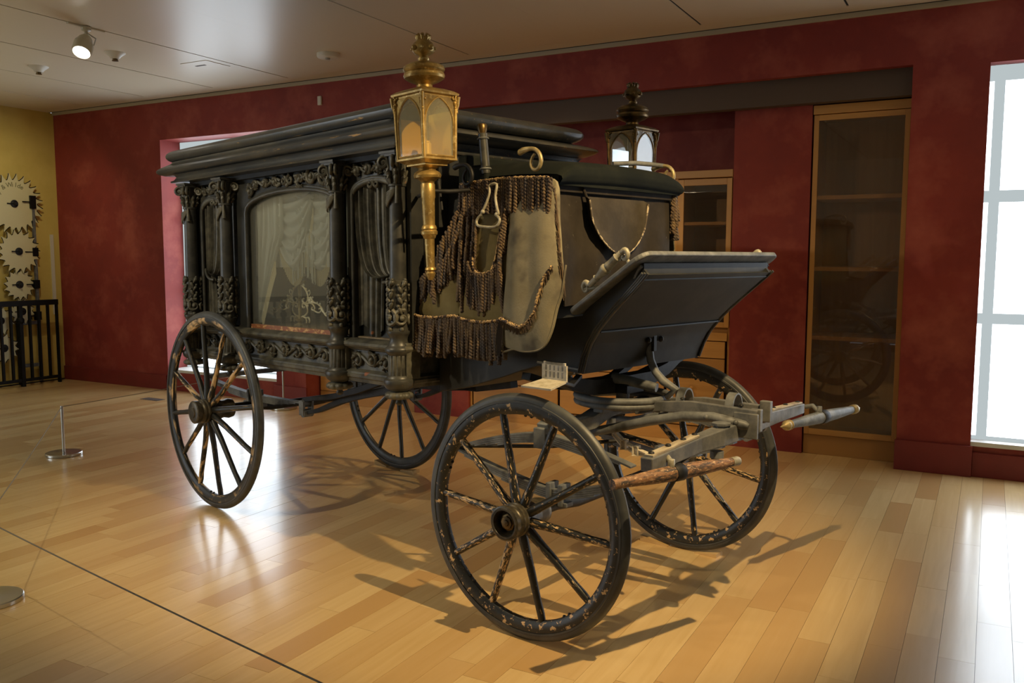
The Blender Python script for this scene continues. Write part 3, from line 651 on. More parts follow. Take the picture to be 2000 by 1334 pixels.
# splinter bar, in two tapered arms with bare wood strips on top
def bar2(y0, y1, x0, x1, z0, z1, w, h): mb = MB(); mb.bar([(x0, y0, z0), (x1, y1, z1)], w, h, (1, 0, 0)); return mb
mb = MB(); mb.bar([(.535, -.66, .772), (.56, -.33, .795), (.585, -.20, .805), (.60, 0, .815), (.60, .14, .82), (.598, .33, .815), (.585, .68, .80)], [.048, .052, .062, .07, .062, .052, .045], [.052, .058, .068, .072, .066, .056, .046], (1, 0, 0)); SB = GB(mb, 'splinter_bar', M['barside'], None, .004)
mb = MB(); mb.bar([(.537, -.648, .803), (.56, -.335, .829)], .036, .010, (1, 0, 0)); mb.build('wood_strip', M['bartop'], SB, None, .002, 'bare pale wood strip on the grey bar')
mb = MB(); mb.bar([(.598, .29, .848), (.586, .665, .828)], .032, .008, (1, 0, 0)); mb.build('wood_strip', M['bartop'], SB, None, .002, 'bare pale wood strip on the grey bar')
for i, (x, y, z) in enumerate([(.538, -.63, .812), (.545, -.52, .822), (.553, -.42, .829), (.559, -.34, .835), (.597, .33, .85), (.592, .48, .844), (.587, .64, .834)]):
    mb = MB(); mb.blob((x, y, z), (.012, .012, .006), 7, 4); mb.build('rivet', M['darkiron'], SB, 60)
mb = MB(); mb.lathe([(.012, .70), (.022, .70), (.022, .72), (.028, .725), (.028, .75)], (.585, -.20, 0), 'z', 8); mb.lathe([(.03, .838), (.03, .846), (.038, .848), (.038, .856), (.02, .86)], (.585, -.165, 0), 'z', 8); mb.build('bar_bolt', M['iron'], SB, 30)
# whiffletrees
def whiffle(cx, cy, cz, ln, rot, wood):
    m = M['wornbar'] if wood else M['greybar']; w = empty('whiffletree'); w.parent = H; w.matrix_local = GM @ Matrix.Translation((cx, cy, cz)) @ Matrix.Rotation(rot, 4, 'Z')
    mb = MB(); h = ln/2
    mb.lathe([(.017, -h), (.0185, -h*.8), (.025, -h*.4), (.029, 0), (.026, h*.4), (.020, h*.75), (.016, h*.97)], ax='y', n=16); mb.build('bar', m, w, 50, label='scuffed brown and black wood' if wood else 'grey painted bar')
    mb = MB(); mb.lathe([(.0305, -.022), (.0315, -.02), (.0315, .02), (.0305, .022)], ax='y', n=18); mb.build('centre_band', M['darkiron'], w, 40)
    if wood:
        mb = MB(); mb.lathe([(.018, h*.93), (.018, h*1.04), (.016, h*1.06)], ax='y', n=14); mb.build('ferrule', M['bone'], w, 40)
        mb = MB(); mb.lathe([(.0185, -h*1.01), (.0195, -h*.93), (.019, -h*.90)], ax='y', n=14); mb.build('end_cap', M['wornbar'], w, 40)
    else:
        for s in (-1, 1):
            mb = MB(); mb.lathe([(.020, s*h*.90), (.023, s*h*.92), (.019, s*h*.95), (.023, s*h*.98), (.021, s*h*1.02), (.010, s*h*1.06), (.007, s*h*1.08), (.002, s*h*1.16)], ax='y', n=16); mb.build('ferrule', M['brass2'], w, 40)
    mb = MB(); mb.tube([(-.02, -.0, .02), (-.05, 0, .045), (-.085, -.0, .035)], .011, 8); mb.lathe([(.013, .026), (.013, .05), (.011, .052)], (.0, -.03, 0), 'z', 6); mb.build('hook', M['bone' if wood else 'iron'], w, 50)
whiffle(.612, -.575, .742, .60, -.30, True); whiffle(.705, .64, .778, .62, -.16, False)
# hanging cream strap, shackle of the far lower leaf and thin rods
mb = MB()
P0 = [(.045, -.10, .778), (.075, -.105, .735), (.12, -.11, .705), (.18, -.12, .688), (.27, -.14, .672)]
mb.bar(P0, .018, .008, (0, 1, .3)); mb.bar([(.045, -.10, .778), (.05, -.10, .73), (.10, -.105, .688), (.17, -.115, .668), (.27, -.14, .665)], .016, .006, (0, 1, .3)); mb.bar([(.27, -.14, .671), (.40, -.22, .69)], .016, .010, (0, 1, .3))
st = GB(mb, 'pole_strap', M['leather_pale'], 40, label='cream leather strap')
for x, z in ((.12, .698), (.18, .680)):
    mb = MB(); mb.tube([(x-.012, -.13, z-.02), (x+.012, -.13, z-.02), (x+.012, -.13, z+.02), (x-.012, -.13, z+.02)], .005, 5, True); mb.bx(x-.009, x+.009, -.125, -.10, z-.022, z+.022); mb.build('buckle', M['leather_pale'], st, None, .002)
mb = MB(); mb.bx(.035, .055, -.115, -.085, .765, .80); mb.build('strap_shackle', M['iron'], st, None, .003)
for q, e in (([(.445, -.45, .69), (.50, -.40, .71), (.54, -.30, .755)], -1), ([(.445, .45, .69), (.52, .42, .73), (.56, .36, .77)], 1)):
    mb = MB(); mb.bar(q, .03, .016, (0, 1, 0)); mb.tube([(.44, e*.49, .685), (.44, e*.41, .685)], .02, 10); GB(mb, 'spring_shackle', M['iron'], 40)
mb = MB(); mb.tube([(-.56, -.42, .65), (-.2, -.2, .66), (.1, .0, .70)], .009, 6); mb.tube([(-.56, .42, .65), (-.2, .2, .66), (.1, .0, .70)], .009, 6); GB(mb, 'stay_rod', M['darkiron'], 60)

# ---- rear axle and springs
RG = H
mb = MB(); mb.tube([(0, -.6, RR), (0, -.45, RR), (0, -.3, RR-.02), (0, .3, RR-.02), (0, .45, RR), (0, .6, RR)], .026, 10); mb.build('rear_axle', M['darkiron'], RG, 50)
for y in (-.40, .40):
    for mb in leafspring(-.62, .57, y, .70, .668, .655, 5, -1, -.02, 1.7): mb.build('spring_leaf', M['iron'], RG)
    for q in ((-.05, -.03, y-.033, y+.033, .60, .685), (.02, .04, y-.033, y+.033, .60, .685), (-.10, .09, y-.03, y+.03, .585, .61)):
        mb = MB(); mb.bx(*q); mb.build('spring_clamp', M['iron'], RG, None, .003)
    mb = MB(); mb.tube([(.57, y-.03, .665), (.57, y+.03, .665)], .022, 12); mb.tube([(.585, y-.03, .612), (.585, y+.03, .612)], .024, 12); mb.bx(.555, .60, y-.035, y-.022, .60, .68); mb.bx(.555, .60, y+.022, y+.035, .60, .68); mb.build('shackle', M['iron'], RG, 40)
    mb = MB(); mb.bar([(.59, y, .612), (.70, y*.97, .64), (.90, y*.93, .715), (1.05, y*.9, .76), (1.5, y*.85, .86)], .036, [.02, .026, .034, .04, .04], (0, 1, 0)); mb.build('body_iron', M['darkiron'], RG, 40, .003)
    mb = MB(); mb.bar([(.56, y, .685), (.85, y, .735), (1.10, y, .80), (1.35, y*.95, .885)], .034, [.02, .03, .035, .035], (0, 1, 0)); mb.build('body_iron', M['darkiron'], RG, 40, .003)
mb = MB(); mb.bar([(.25, -.35, .86), (.9, -.15, .80), (1.35, 0, .80), (1.6, 0, .83)], .05, .035, (0, 1, 0)); mb.bar([(.25, .35, .86), (.9, .15, .80), (1.35, 0, .80)], .05, .035, (0, 1, 0)); mb.bar([(1.2, 0, .815), (1.6, 0, .83), (1.85, 0, .875)], .05, .05, (0, 1, 0)); mb.build('perch_iron', M['darkiron'], RG, 40)
mb = MB(); mb.bar([(-.62, -.42, .705), (-.62, .42, .705)], .04, .03, (1, 0, 0)); mb.build('cross_spring', M['iron'], RG)

# ---- hearse body base: sill mouldings lofted round the rectangle
def rect(x0, x1, hy, z, rad=.0, n=5):
    pts = []
    if rad <= 0: return [Vector((x0, -hy, z)), Vector((x1, -hy, z)), Vector((x1, hy, z)), Vector((x0, hy, z))]
    for cx, cy, a0 in ((x1-rad, -hy+rad, -PI/2), (x1-rad, hy-rad, 0), (x0+rad, hy-rad, PI/2), (x0+rad, -hy+rad, PI)):
        for i in range(n+1):
            a = a0+PI/2*i/n; pts.append(Vector((cx+rad*math.cos(a), cy+rad*math.sin(a), z)))
    return pts
mb = MB(); pr = [(.888, -.055), (.888, .0), (.905, .004), (.912, .012), (.925, .014), (.93, .008), (.938, .008), (.944, -.006), (.950, -.020), (1.043, -.020), (1.048, -.006), (1.056, .0), (1.062, .018), (1.072, .024), (1.084, .018), (1.092, .0), (1.100, -.020), (1.100, -.06)]
mb.ring_loft([rect(-.44-o, 1.74+o, .59+o, z) for z, o in pr]); P_(mb, 'sill', M['carve'], smooth=30)
mb = MB(); mb.bx(-.40, 1.70, -.54, .54, 1.098, 1.106); P_(mb, 'platform', M['platwood'])
for s in (-1, 1):
    mb = MB(); mb.bx(.16, 1.15, s*.535-.012, s*.535+.012, 1.10, 1.122); P_(mb, 'platform_edge', M['floorwood'], label='worn red and yellow edge strip')

# carvings -------------------------------------------------------
def spiral(cx, cy, r0, turns, a0, d=1, n=22, r1=.12):
    return [(cx+r0*(1-(1-r1)*i/n)*math.cos(a0+d*2*PI*turns*i/n), cy+r0*(1-(1-r1)*i/n)*math.sin(a0+d*2*PI*turns*i/n)) for i in range(n+1)]
def vine(mb, mp, x0, x1, z0, z1, n, r=.008, lift=.004, seed=1):
    """scrolling vine with leaves and fruit; mp(u, v, out) gives the surface point"""
    rnd = random.Random(seed); w = (x1-x0)/n; zc = (z0+z1)/2; h = (z1-z0)/2
    st = [(x0+(x1-x0)*i/(n*8), zc+h*.55*math.sin(PI*i/8)) for i in range(n*8+1)]
    mb.tube([mp(a, b, lift) for a, b in st], r*.9, 6)
    for k in range(n):
        cx = x0+(k+.5)*w; s = 1 if k % 2 else -1; c = (cx, zc+s*h*.12)
        R = min(w*.42, h*.85); sp = spiral(c[0], c[1], R, 1.35, PI*(.5 if s < 0 else -.5)+.6, s*1, 20)
        mb.tube([mp(a, b, lift+.003) for a, b in sp], [r*(1.25-.6*i/20) for i in range(21)], 6)
        mb.blob(mp(c[0], c[1], lift+.006), r*1.7, 7, 5)
        for q in range(5):                       # leaves round the outside of the scroll
            a = rnd.uniform(0, 2*PI); b = a+.5; p0 = (c[0]+R*.9*math.cos(a), c[1]+R*.9*math.sin(a)); p1 = (c[0]+R*1.25*math.cos(b), c[1]+min(R*1.25, h)*math.sin(b))
            mb.tube([mp(*p0, lift+.002), mp((p0[0]+p1[0])/2, (p0[1]+p1[1])/2+.004, lift+.007), mp(*p1, lift)], [r*.7, r*1.25, r*.3], 6)
def flat(yy, s): return lambda u, v, o: (u, s*(yy+o), v)
for s in (-1, 1):
    mb = MB(); vine(mb, flat(.572, s), .20, 1.12, .955, 1.038, 7, .0085); P_(mb, 'carved_scrollwork', M['carve'], smooth=60)
    mb = MB(); vine(mb, flat(.572, s), 1.29, 1.63, .955, 1.038, 3, .0085, seed=3); P_(mb, 'carved_scrollwork', M['carve'], smooth=60)
    mb = MB(); vine(mb, flat(.572, s), -.30, .01, .955, 1.038, 3, .0085, seed=4); P_(mb, 'carved_scrollwork', M['carve'], smooth=60)

# columns --------------------------------------------------------
def column():
    c = empty('column', (0, 0, 0)); c.parent = H
    gad = lambda a, h: .90+.17*abs(math.cos(a*5))**.6
    mb = MB()
    mb.lathe([(.058, .890), (.066, .897), (.070, .912), (.073, .922), (.070, .932), (.060, .938), (.058, .944), (.050, .952)], n=28)       # base ring
    mb.lathe([(.050, 1.045), (.055, 1.052), (.062, 1.060), (.064, 1.070), (.060, 1.080), (.052, 1.086), (.048, 1.092), (.041, 1.112), (.043, 1.128), (.050, 1.140), (.054, 1.146), (.054, 1.156), (.044, 1.160), (.040, 1.18)], n=28)
    mb.lathe([(.042, 1.16), (.042, 1.388), (.039, 1.390), (.0375, 1.60), (.036, 1.808), (.041, 1.812), (.041, 1.820), (.034, 1.824), (.034, 1.87), (.042, 1.95)], n=28)
    mb.bx(-.058, .058, -.058, .058, 1.955, 1.966); mb.bx(-.052, .052, -.052, .052, 1.943, 1.955); mb.build('shaft', M['black'], c, 35)
    mb = MB(); mb.lathe([(.049, .950), (.050, .952), (.050, 1.043), (.048, 1.046)], n=112, wob=lambda a, h: 1-.09*max(0, math.cos(a*14))**3 if .951 < h < 1.0431 else 1); mb.build('fluted_drum', M['carve'], c, 50)
    mb = MB(); mb.lathe([(.058, .890), (.050, .884), (.040, .878), (.044, .872)], n=24)
    mb.lathe([(.034, .877), (.054, .873), (.064, .864), (.064, .852), (.052, .843), (.018, .839)], n=90, wob=gad)
    mb.lathe([(.018, .842), (.014, .832), (.019, .825), (.016, .815), (.004, .809)], n=14); mb.build('pendant', M['carve'], c, 60)
    # leafy carved collar on the lower shaft
    mb = MB(); cyl = lambda u, v, o: ((.042+o)*math.sin(u), -(.042+o)*math.cos(u), v)
    for k in range(5):
        a = k*2*PI/5
        R = .040
        sp = spiral(0, 0, R, 1.3, 1.2, 1 if k % 2 else -1, 16)
        mb.tube([cyl(a+p/.046, 1.215+q*1.05, .006) for p, q in sp], [.011-.005*i/16 for i in range(17)], 6)
        mb.blob(cyl(a, 1.215, .008), .013, 7, 5)
        for j in range(6):
            z = 1.255+j*.024; w = (.35 if j % 2 else -.35)
            mb.tube([cyl(a, z-.02, .003), cyl(a+w*.6, z, .010), cyl(a+w, z+.012, .006)], [.005, .0105, .004], 6)
            mb.blob(cyl(a+w, z+.016, .008), .0085, 6, 4)
        mb.blob(cyl(a+.3, 1.378, .006), .014, 7, 5); mb.blob(cyl(a, 1.165, .006), .012, 6, 4)
    mb.build('carved_collar', M['carve'], c, 60)
    # composite capital: volutes on the diagonals, leaves under
    mb = MB()
    for k in range(4):
        a = PI/4+k*PI/2; d = Vector((math.cos(a), math.sin(a), 0)); n_ = Vector((-d.y, d.x, 0))
        sp = spiral(.060, 1.916, .028, 1.4, 2.2, -1, 18)
        for off in (-.011, .011): mb.tube([d*p+n_*off+Vector((0, 0, q)) for p, q in [(.030, 1.86), (.036, 1.90)]+sp], [.006, .008]+[.0095-.003*i/18 for i in range(19)], 6)
        mb.blob(d*.060+Vector((0, 0, 1.914)), (.018, .018, .014), 8, 6)
    for k in range(8):
        a = k*PI/4; d = Vector((math.cos(a), math.sin(a), 0))
        for z, r in ((1.832, .046), (1.862, .050)):
            mb.tube([d*.034+Vector((0, 0, z-.008)), d*(r-.004)+Vector((0, 0, z+.012)), d*(r+.006)+Vector((0, 0, z+.022)), d*(r+.008)+Vector((0, 0, z+.012))], [.008, .011, .008, .004], 6)
    mb.build('capital', M['carve'], c, 60)
    # carved swag of cloth on the upper shaft
    mb = MB()
    for i in range(6):
        pts = [cyl(.80-1.75*t, 1.800-(.030+.010*i)*t-.020*math.sin(PI*t)*(i/5), .001+.004*math.sin(PI*t)) for t in [j/10 for j in range(11)]]
        mb.tube(pts, [.003]+[.0055]*8+[.005, .003], 6)
    mb.tube([cyl(-.95, 1.770, .002), cyl(-.80, 1.742, .006), cyl(-.55, 1.728, .005)], [.004, .007, .003], 6)
    mb.tube([cyl(.86, 1.812, .003), cyl(.88, 1.78, .006), cyl(.92, 1.735, .004)], [.005, .009, .013], 6)
    mb.build('swag', M['carve'], c, 60)
    return c
c0 = column(); CX = [-.386, .073, 1.214, 1.697]
for i, x in enumerate(CX):
    for s in (-1, 1):
        c = c0 if (i == 0 and s < 0) else copy_tree(c0, H)
        c.location = (x, s*.60, .0115*(x-1.2)); c.rotation_euler = (0, 0, 0 if s < 0 else PI)

# upper frieze, side walls
mb = MB(); mb.ring_loft([rect(-.42, 1.73, .58, z) for z in (1.95, 1.985)]); P_(mb, 'entablature', M['panel'])
def archpoly(x0, x1, z0, zs, zt, n=14):        # opening outline: flat sides, elliptic top
    c = (x0+x1)/2; h = (x1-x0)/2
    return [(x0, z0)]+[(c-h*math.cos(PI*i/n), zs+(zt-zs)*math.sin(PI*i/n)**.8) for i in range(n+1)]+[(x1, z0)]
def frame_panel(mb, y, th, X0, X1, Z0, Z1, op):   # wall with an arched opening: strips round the outline
    n = len(op)
    def out(a, b):
        return (min(max(a, X0), X1), b)
    top = op[1:-1]; vs = []; fs = []
    for t in (0, th):
        for a, b in top: vs.append((a, y+t, b)); vs.append((a, y+t, Z1))
    m = len(top)
    for i in range(m-1):
        a = 2*i; fs += [(a, a+1, a+3, a+2), (2*m+a, 2*m+a+2, 2*m+a+3, 2*m+a+1), (a, a+2, 2*m+a+2, 2*m+a), (a+1, 2*m+a+1, 2*m+a+3, a+3)]
    mb.add(vs, fs)
    mb.bx(X0, op[0][0], y, y+th, Z0, Z1); mb.bx(op[-1][0], X1, y, y+th, Z0, Z1)
def winding(s): return 1
for s in (-1, 1):
    yw = .535*s; th = .03*(-s)
    # central window wall with its arched glass
    op = archpoly(.232, 1.152, 1.10, 1.76, 1.862)
    mb = MB(); frame_panel(mb, s*.548, -s*.03, .11, 1.176, 1.10, 1.955, op); P_(mb, 'window_wall', M['panel'])
    mb = MB(); mb.tube([(a, s*.556, b) for a, b in op], .012, 8); mb.tube([(a*.985+.0104, s*.553, b*.995+.006) for a, b in archpoly(.215, 1.169, 1.10, 1.77, 1.880)], .007, 6); P_(mb, 'window_moulding', M['black'], smooth=60)
    mb = MB(); mb.bx(.225, 1.158, s*.532-.002, s*.532+.002, 1.10, 1.87); P_(mb, 'side_glass', M['glass'])
    mb = MB(); mp = flat(.552, s)
    vine(mb, mp, .30, .62, 1.885, 1.945, 3, .0095, seed=5); vine(mb, mp, 1.09, .77, 1.885, 1.945, 3, .0095, seed=5)
    for q in (-1, 1):
        mb.tube([mp(a, b, .008) for a, b in spiral(.692+q*.032, 1.915, .030, 1.3, PI/2, q, 18)], [.011-.005*i/18 for i in range(19)], 6)
        for j in range(3): mb.tube([mp(.692+q*(.07+.0*j), 1.90, .004), mp(.692+q*(.10+.03*j), 1.89+.014*j, .009), mp(.692+q*(.13+.03*j), 1.91+.012*j, .004)], [.006, .010, .003], 6)
        vine(mb, mp, .692+q*.44, .692+q*.36, 1.83, 1.94, 1, .010, seed=8)
    mb.blob(mp(.692, 1.888, .006), .014, 8, 6); P_(mb, 'carved_spandrel', M['carve'], smooth=60)
    # quarter panels with carved curtains
    for (x0, x1, tie) in ((-.355, .042, -1), (1.246, 1.665, 1)):
        mb = MB(); mb.bx(x0-.02, x1+.02, s*.50-.01, s*.50+.01, 1.10, 1.955); P_(mb, 'quarter_panel', M['panel'])
        op = archpoly(x0+.035, x1-.035, 1.10, 1.80, 1.872)
        mb = MB(); frame_panel(mb, s*.545, -s*.03, x0-.02, x1+.02, 1.10, 1.955, op); mb.tube([(a, s*.555, b) for a, b in op], .010, 8); P_(mb, 'quarter_frame', M['black'], smooth=50)
        mb = MB(); mp = flat(.547, s); vine(mb, mp, x0+.03, x1-.03, 1.885, 1.948, 4, .0095, seed=6)
        xc = (x0+x1)/2
        for q in (-1, 1):
            pts = [(xc+q*(x1-x0)/2*.82*math.sin(t), 1.795+.068*math.cos(t)) for t in [PI/2-j*PI/2/9 for j in range(10)]]
            mb.tube([mp(a, b, .004) for a, b in pts], [.005+.011*math.sin(PI*j/9*.8) for j in range(10)], 7)
            mb.tube([mp(a, b, .008) for a, b in spiral(xc+q*.026, 1.845, .026, 1.2, PI/2, q, 16)], .008, 6)
        P_(mb, 'carved_arch', M['carve'], smooth=60)
        # curtain carved in wood: hangs from the arch, gathered to one side at the tie
        wx = (x1-x0)/2-.035; zi = 1.43
        def cur(u, v, tie=tie, xc=xc, wx=wx, s=s):    # every fold runs down and then sweeps across to the tie
            xt = -wx+2*wx*u; P = [(xt, 1.868), (xt, 1.42), (xt*.78+.22*wx, 1.335+.05*u), (wx*.93, 1.425+.02*u)]
            a, b, c, d = (1-v)**3, 3*v*(1-v)**2, 3*v*v*(1-v), v**3
            x = a*P[0][0]+b*P[1][0]+c*P[2][0]+d*P[3][0]; z = a*P[0][1]+b*P[1][1]+c*P[2][1]+d*P[3][1]
            am = .011*(1-v**3)+.004; fold = am*math.sin(u*PI*17+1.5*math.sin(u*9))+.4*am*math.sin(u*PI*37)
            return (xc+tie*x, s*(.527+fold+.014*v*(1-u)), z)
        mb = MB(); mb.grid(cur, 110, 40); P_(mb, 'carved_curtain', M['carve'], smooth=80)
        mb = MB(); mb.tube([(xc+tie*wx*(.30+.68*t), s*(.545+.010*math.sin(PI*t)), 1.375+.065*t-.020*math.sin(PI*t)) for t in [j/8 for j in range(9)]], .008, 8); P_(mb, 'tie_cord', M['carve'], smooth=60)
        for a0, a1, b0, b1, zt_, zb_ in ((-1.0, .25, -1.0, .12, 1.62, 1.13), (.45, .95, .28, .98, 1.41, 1.15)):
            def tail(u, v, a0=a0, a1=a1, b0=b0, b1=b1, zt_=zt_, zb_=zb_, tie=tie, xc=xc, wx=wx, s=s):
                xl = a0+(b0-a0)*v; xr_ = a1+(b1-a1)*v
                return (xc+tie*wx*(xl+(xr_-xl)*u), s*(.519+.010*math.sin(u*PI*(9 if a0 < 0 else 5))+.004*math.sin(u*PI*19)), zt_+(zb_-zt_)*v+.035*v*math.sin(u*PI*2.0+.4))
            mb = MB(); mb.grid(tail, 50, 14); P_(mb, 'carved_curtain_tail', M['carve'], smooth=80)
        # raised pedestal blocks under the columns
    for x in CX:
        mb = MB(); mb.bx(x-.062, x+.062, s*.54, s*.652, .888, .93) if False else mb.bx(x-.058, x+.058, s*.52, s*.60, .935, 1.10); P_(mb, 'pilaster_block', M['carve'], bevel=.003)
# front and rear walls
for xx, d in ((1.745, 1), (-.43, -1)):
    mb = MB(); mb.bx(xx-.015, xx+.015, -.57, .57, 1.09, 1.955); P_(mb, 'end_wall', M['panel'])
    for s in (-1, 1):
        op = archpoly(s*.36-.13, s*.36+.13, 1.22, 1.74, 1.86)
        mb = MB(); mb.tube([(xx+d*.016, a, b) for a, b in op], .010, 8, True); mb.tube([(xx+d*.016, s*.36+(a-s*.36)*.8, 1.52+(b-1.52)*.92) for a, b in op], .005, 6, True); P_(mb, 'end_moulding', M['black'], smooth=60)
        if d > 0:
            mb = MB(); vine(mb, lambda u, v, o: (xx+.018+o, v, u), 1.36, 1.60, s*.36-.05, s*.36+.05, 3, .008, seed=9); P_(mb, 'carved_scrollwork', M['carve'], smooth=60)
mb = MB(); mb.ring_loft([rect(1.735, 1.80, .44, z) for z in (1.10, 1.94)]); P_(mb, 'front_pier', M['panel'])

# roof ------------------------------------------------------------
def rr_(xr, xf, hy, z, rad=.05): return rect(xr, xf, hy, z, rad, 6)
mb = MB(); pr = [(1.975, -.02), (1.976, .012), (1.983, .016), (1.988, .010), (1.992, .0), (2.010, -.012), (2.022, -.004), (2.028, .006)]
mb.ring_loft([rr_(-.52-o, 1.74+o, .64+o, z, .012) for z, o in pr]); P_(mb, 'cornice', M['blackroof'], smooth=35)
mb = MB()
vis_ = [(2.030, -.05, -.03), (2.034, .03, .002), (2.044, .075, .012), (2.054, .092, .018), (2.064, .085, .022), (2.074, .06, .018), (2.084, .03, .006), (2.092, .00, -.006), (2.098, -.03, -.014), (2.104, -.055, -.018), (2.112, -.07, -.018)]
mb.ring_loft([rr_(-.68-ox, 1.78+ox, .64+oy, z, .06) for z, ox, oy in vis_]); P_(mb, 'roof_lower_roll', M['blackroof'], smooth=35)
mb = MB()
top = [(2.108, -.03, -.03), (2.114, .005, .006), (2.124, .022, .024), (2.138, .032, .034), (2.152, .034, .036), (2.166, .026, .028), (2.178, .010, .012), (2.188, -.02, -.018), (2.196, -.07, -.07), (2.206, -.18, -.17), (2.216, -.36, -.34), (2.222, -.55, -.50)]
mb.ring_loft([rr_(-.63-ox, 1.75+ox, .61+oy, z, max(.012, .07+min(ox, 0)*.1)) for z, ox, oy in top]); P_(mb, 'roof_top', M['blackroof'], smooth=35)
mb = MB()
mb.tube([(-.634, -.648, 2.150), (-.634, -.60, 2.150)], .004, 6) if False else mb.blob((-.655, -.60, 2.13), .004); 
del mb

# interior drapery --------------------------------------------------
def lacefn(yy, s):
    def fn(u, v):
        x = .245+u*.895; z = 1.868-v*.48; d = abs(u-.5)*2
        return (x, s*(yy+.010*math.sin(u*PI*26)+.006*math.sin(u*PI*57+v*3)), z)
    return fn
for s in (-1, 1):
    for side in (0, 1):
        def side_c(u, v, side=side, s=s):
            z = 1.868-v*(.74 if side == 0 else .46); k = min(1, max(0, (1.62-z)/.46)); wd = (.27 if side == 0 else .15)*(1-k**.8*.90)
            x = (.25+wd*u) if side == 0 else (1.135-wd*u)
            x += 0; return (x, s*(.490+.011*math.sin(u*PI*9)+.004*math.sin(u*PI*21+v*5)), z)
        mb = MB(); mb.grid(side_c, 44, 26); P_(mb, 'gauze_curtain', M['lace'], smooth=80)
        mb = MB()                                     # gold fringe along the gathered edge
        for i in range(34):
            v = .52+.45*i/33; p = Vector(side_c(1.0, v)); mb.tube([p, p+Vector((.004*(1 if side == 0 else -1), 0, -.075))], .0022, 4)
            q = Vector(side_c(1.0, v+.014)); mb.tube([p, q], .0045, 5)
        P_(mb, 'gauze_fringe', M['gfringe'], smooth=60)['kind'] = 'stuff'
    for k in (0, 1):
        def swg(u, v, k=k, s=s):                      # crossed swags falling from the centre top
            x0, x1 = (.40, .80) if k == 0 else (1.0, .62)
            x = x0+(x1-x0)*u; sag = .30*(1-(2*u-1)**2)*.55+.26*u*(1-u)
            zz = 1.865-v*(.10+sag*1.35)-.05*(1-u)*v
            return (x, s*(.474-.014*k+.012*math.sin(v*PI*11+u*3)), zz)
        mb = MB(); mb.grid(swg, 30, 40); P_(mb, 'gauze_swag', M['lace'], smooth=80)
        mb = MB()
        for i in range(40):
            p = Vector(swg(i/39, 1)); mb.tube([p, p+Vector((0, 0, -.085))], .0024, 4)
        P_(mb, 'gauze_fringe', M['gfringe'], smooth=60)['kind'] = 'stuff'
    def back(u, v, s=s): return (.25+u*.885, s*(.455+.008*math.sin(u*PI*30)), 1.868-v*.42)
    mb = MB(); mb.grid(back, 90, 6); P_(mb, 'gauze_backing', M['lace'], smooth=80)
    def jab(u, v, s=s): return (.692+(u-.5)*(.20+.02*v), s*(.468+.010*math.sin(u*PI*9)), 1.62-v*.14+.05*math.cos((u-.5)*3))
    mb = MB(); mb.grid(jab, 30, 8)
    for i in range(30): p = Vector(jab(i/29, 1)); mb.tube([p, p+Vector((0, 0, -.13))], .0026, 4)
    P_(mb, 'gauze_jabot', M['lace'], smooth=80)['kind'] = 'stuff'

# scrollwork stand inside -------------------------------------------
SZ = 1.106+.0115*(.37-1.2)
stn = empty('scrollwork_stand', (.37, -.30, SZ)); stn.parent = H; stn['label'] = 'cream and gilt openwork scroll ornament'
mb = MB(); mb.lathe([(.035, 0), (.036, .006), (.018, .012), (.012, .02), (.03, .03), (.032, .036), (.014, .042), (.011, .06), (.011, .235), (.028, .240), (.034, .250), (.034, .262), (.02, .266), (.006, .275), (.004, .29)], n=20); mb.build('post', M['brass2'], stn, 40)
for s in (-1, 1):
    mb = MB()
    def cv(pts, r): mb.tube([(s*a*1.38, 0, b) for a, b in crs(pts, 3)], r, 6)
    cv([(.012, .05), (.03, .055), (.055, .075), (.060, .10), (.045, .125), (.025, .13), (.018, .115), (.028, .105), (.036, .112)], .005)
    cv([(.012, .235), (.03, .228), (.055, .20), (.065, .165), (.050, .135), (.030, .135), (.022, .150), (.032, .160)], .0055)
    cv([(.045, .125), (.075, .135), (.10, .13), (.115, .11), (.105, .095), (.092, .10), (.095, .112)], .005)
    cv([(.06, .165), (.085, .165), (.10, .15), (.11, .14), (.135, .135), (.165, .115), (.185, .085), (.20, .07), (.222, .065), (.234, .078), (.226, .090), (.214, .084)], .0055)
    cv([(.105, .095), (.13, .085), (.15, .085), (.165, .098), (.158, .11), (.146, .104)], .0045); cv([(.165, .11), (.175, .09), (.195, .082), (.206, .092)], .004)
    cv([(.055, .19), (.075, .21), (.082, .195), (.074, .18)], .004); cv([(.025, .226), (.03, .246), (.038, .236)], .004)
    cv([(.02, .055), (.045, .045), (.065, .05), (.075, .035), (.072, .02)], .0055); cv([(.045, .046), (.05, .03), (.048, .018)], .0045)
    for a, b, r in ((.075, .15, .014), (.095, .14, .012), (.085, .165, .010), (.135, .14, .008), (.06, .12, .009), (.10, .17, .007), (.155, .135, .007), (.05, .215, .008)): mb.blob((s*a*1.38, 0, b), (r, r*.5, r), 8, 6)
    mb.build('scroll_panel', M['ivory'], stn, 60)

# ---- box under the driver's seat, toe board, dash -------------------------
mb = MB(); prof = [(1.76, .865), (1.95, .905), (2.20, .98), (2.30, 1.015), (2.40, 1.045), (2.62, 1.035), (2.66, 1.12), (2.70, 1.20), (2.60, 1.245), (2.30, 1.22), (1.76, 1.22)]
mb.prism(prof, .82, 'xz', -.41); P_(mb, 'boot_box', M['panel'], bevel=.004, t=False)
mb = MB(); mb.bx(1.80, 2.46, -.385, .385, 1.20, 1.80); P_(mb, 'seat_riser', M['panel'], t=False)
mb = MB(); mb.bar([(2.40, -.415, 1.062), (2.63, -.415, 1.052)], .010, .008, (0, 1, 0)); P_(mb, 'edge_bead', M['iron'], t=False)
dc = [(2.646, 1.035), (2.668, 1.10), (2.698, 1.158), (2.742, 1.214), (2.796, 1.268), (2.856, 1.322), (2.912, 1.370), (2.955, 1.408), (2.985, 1.436)]
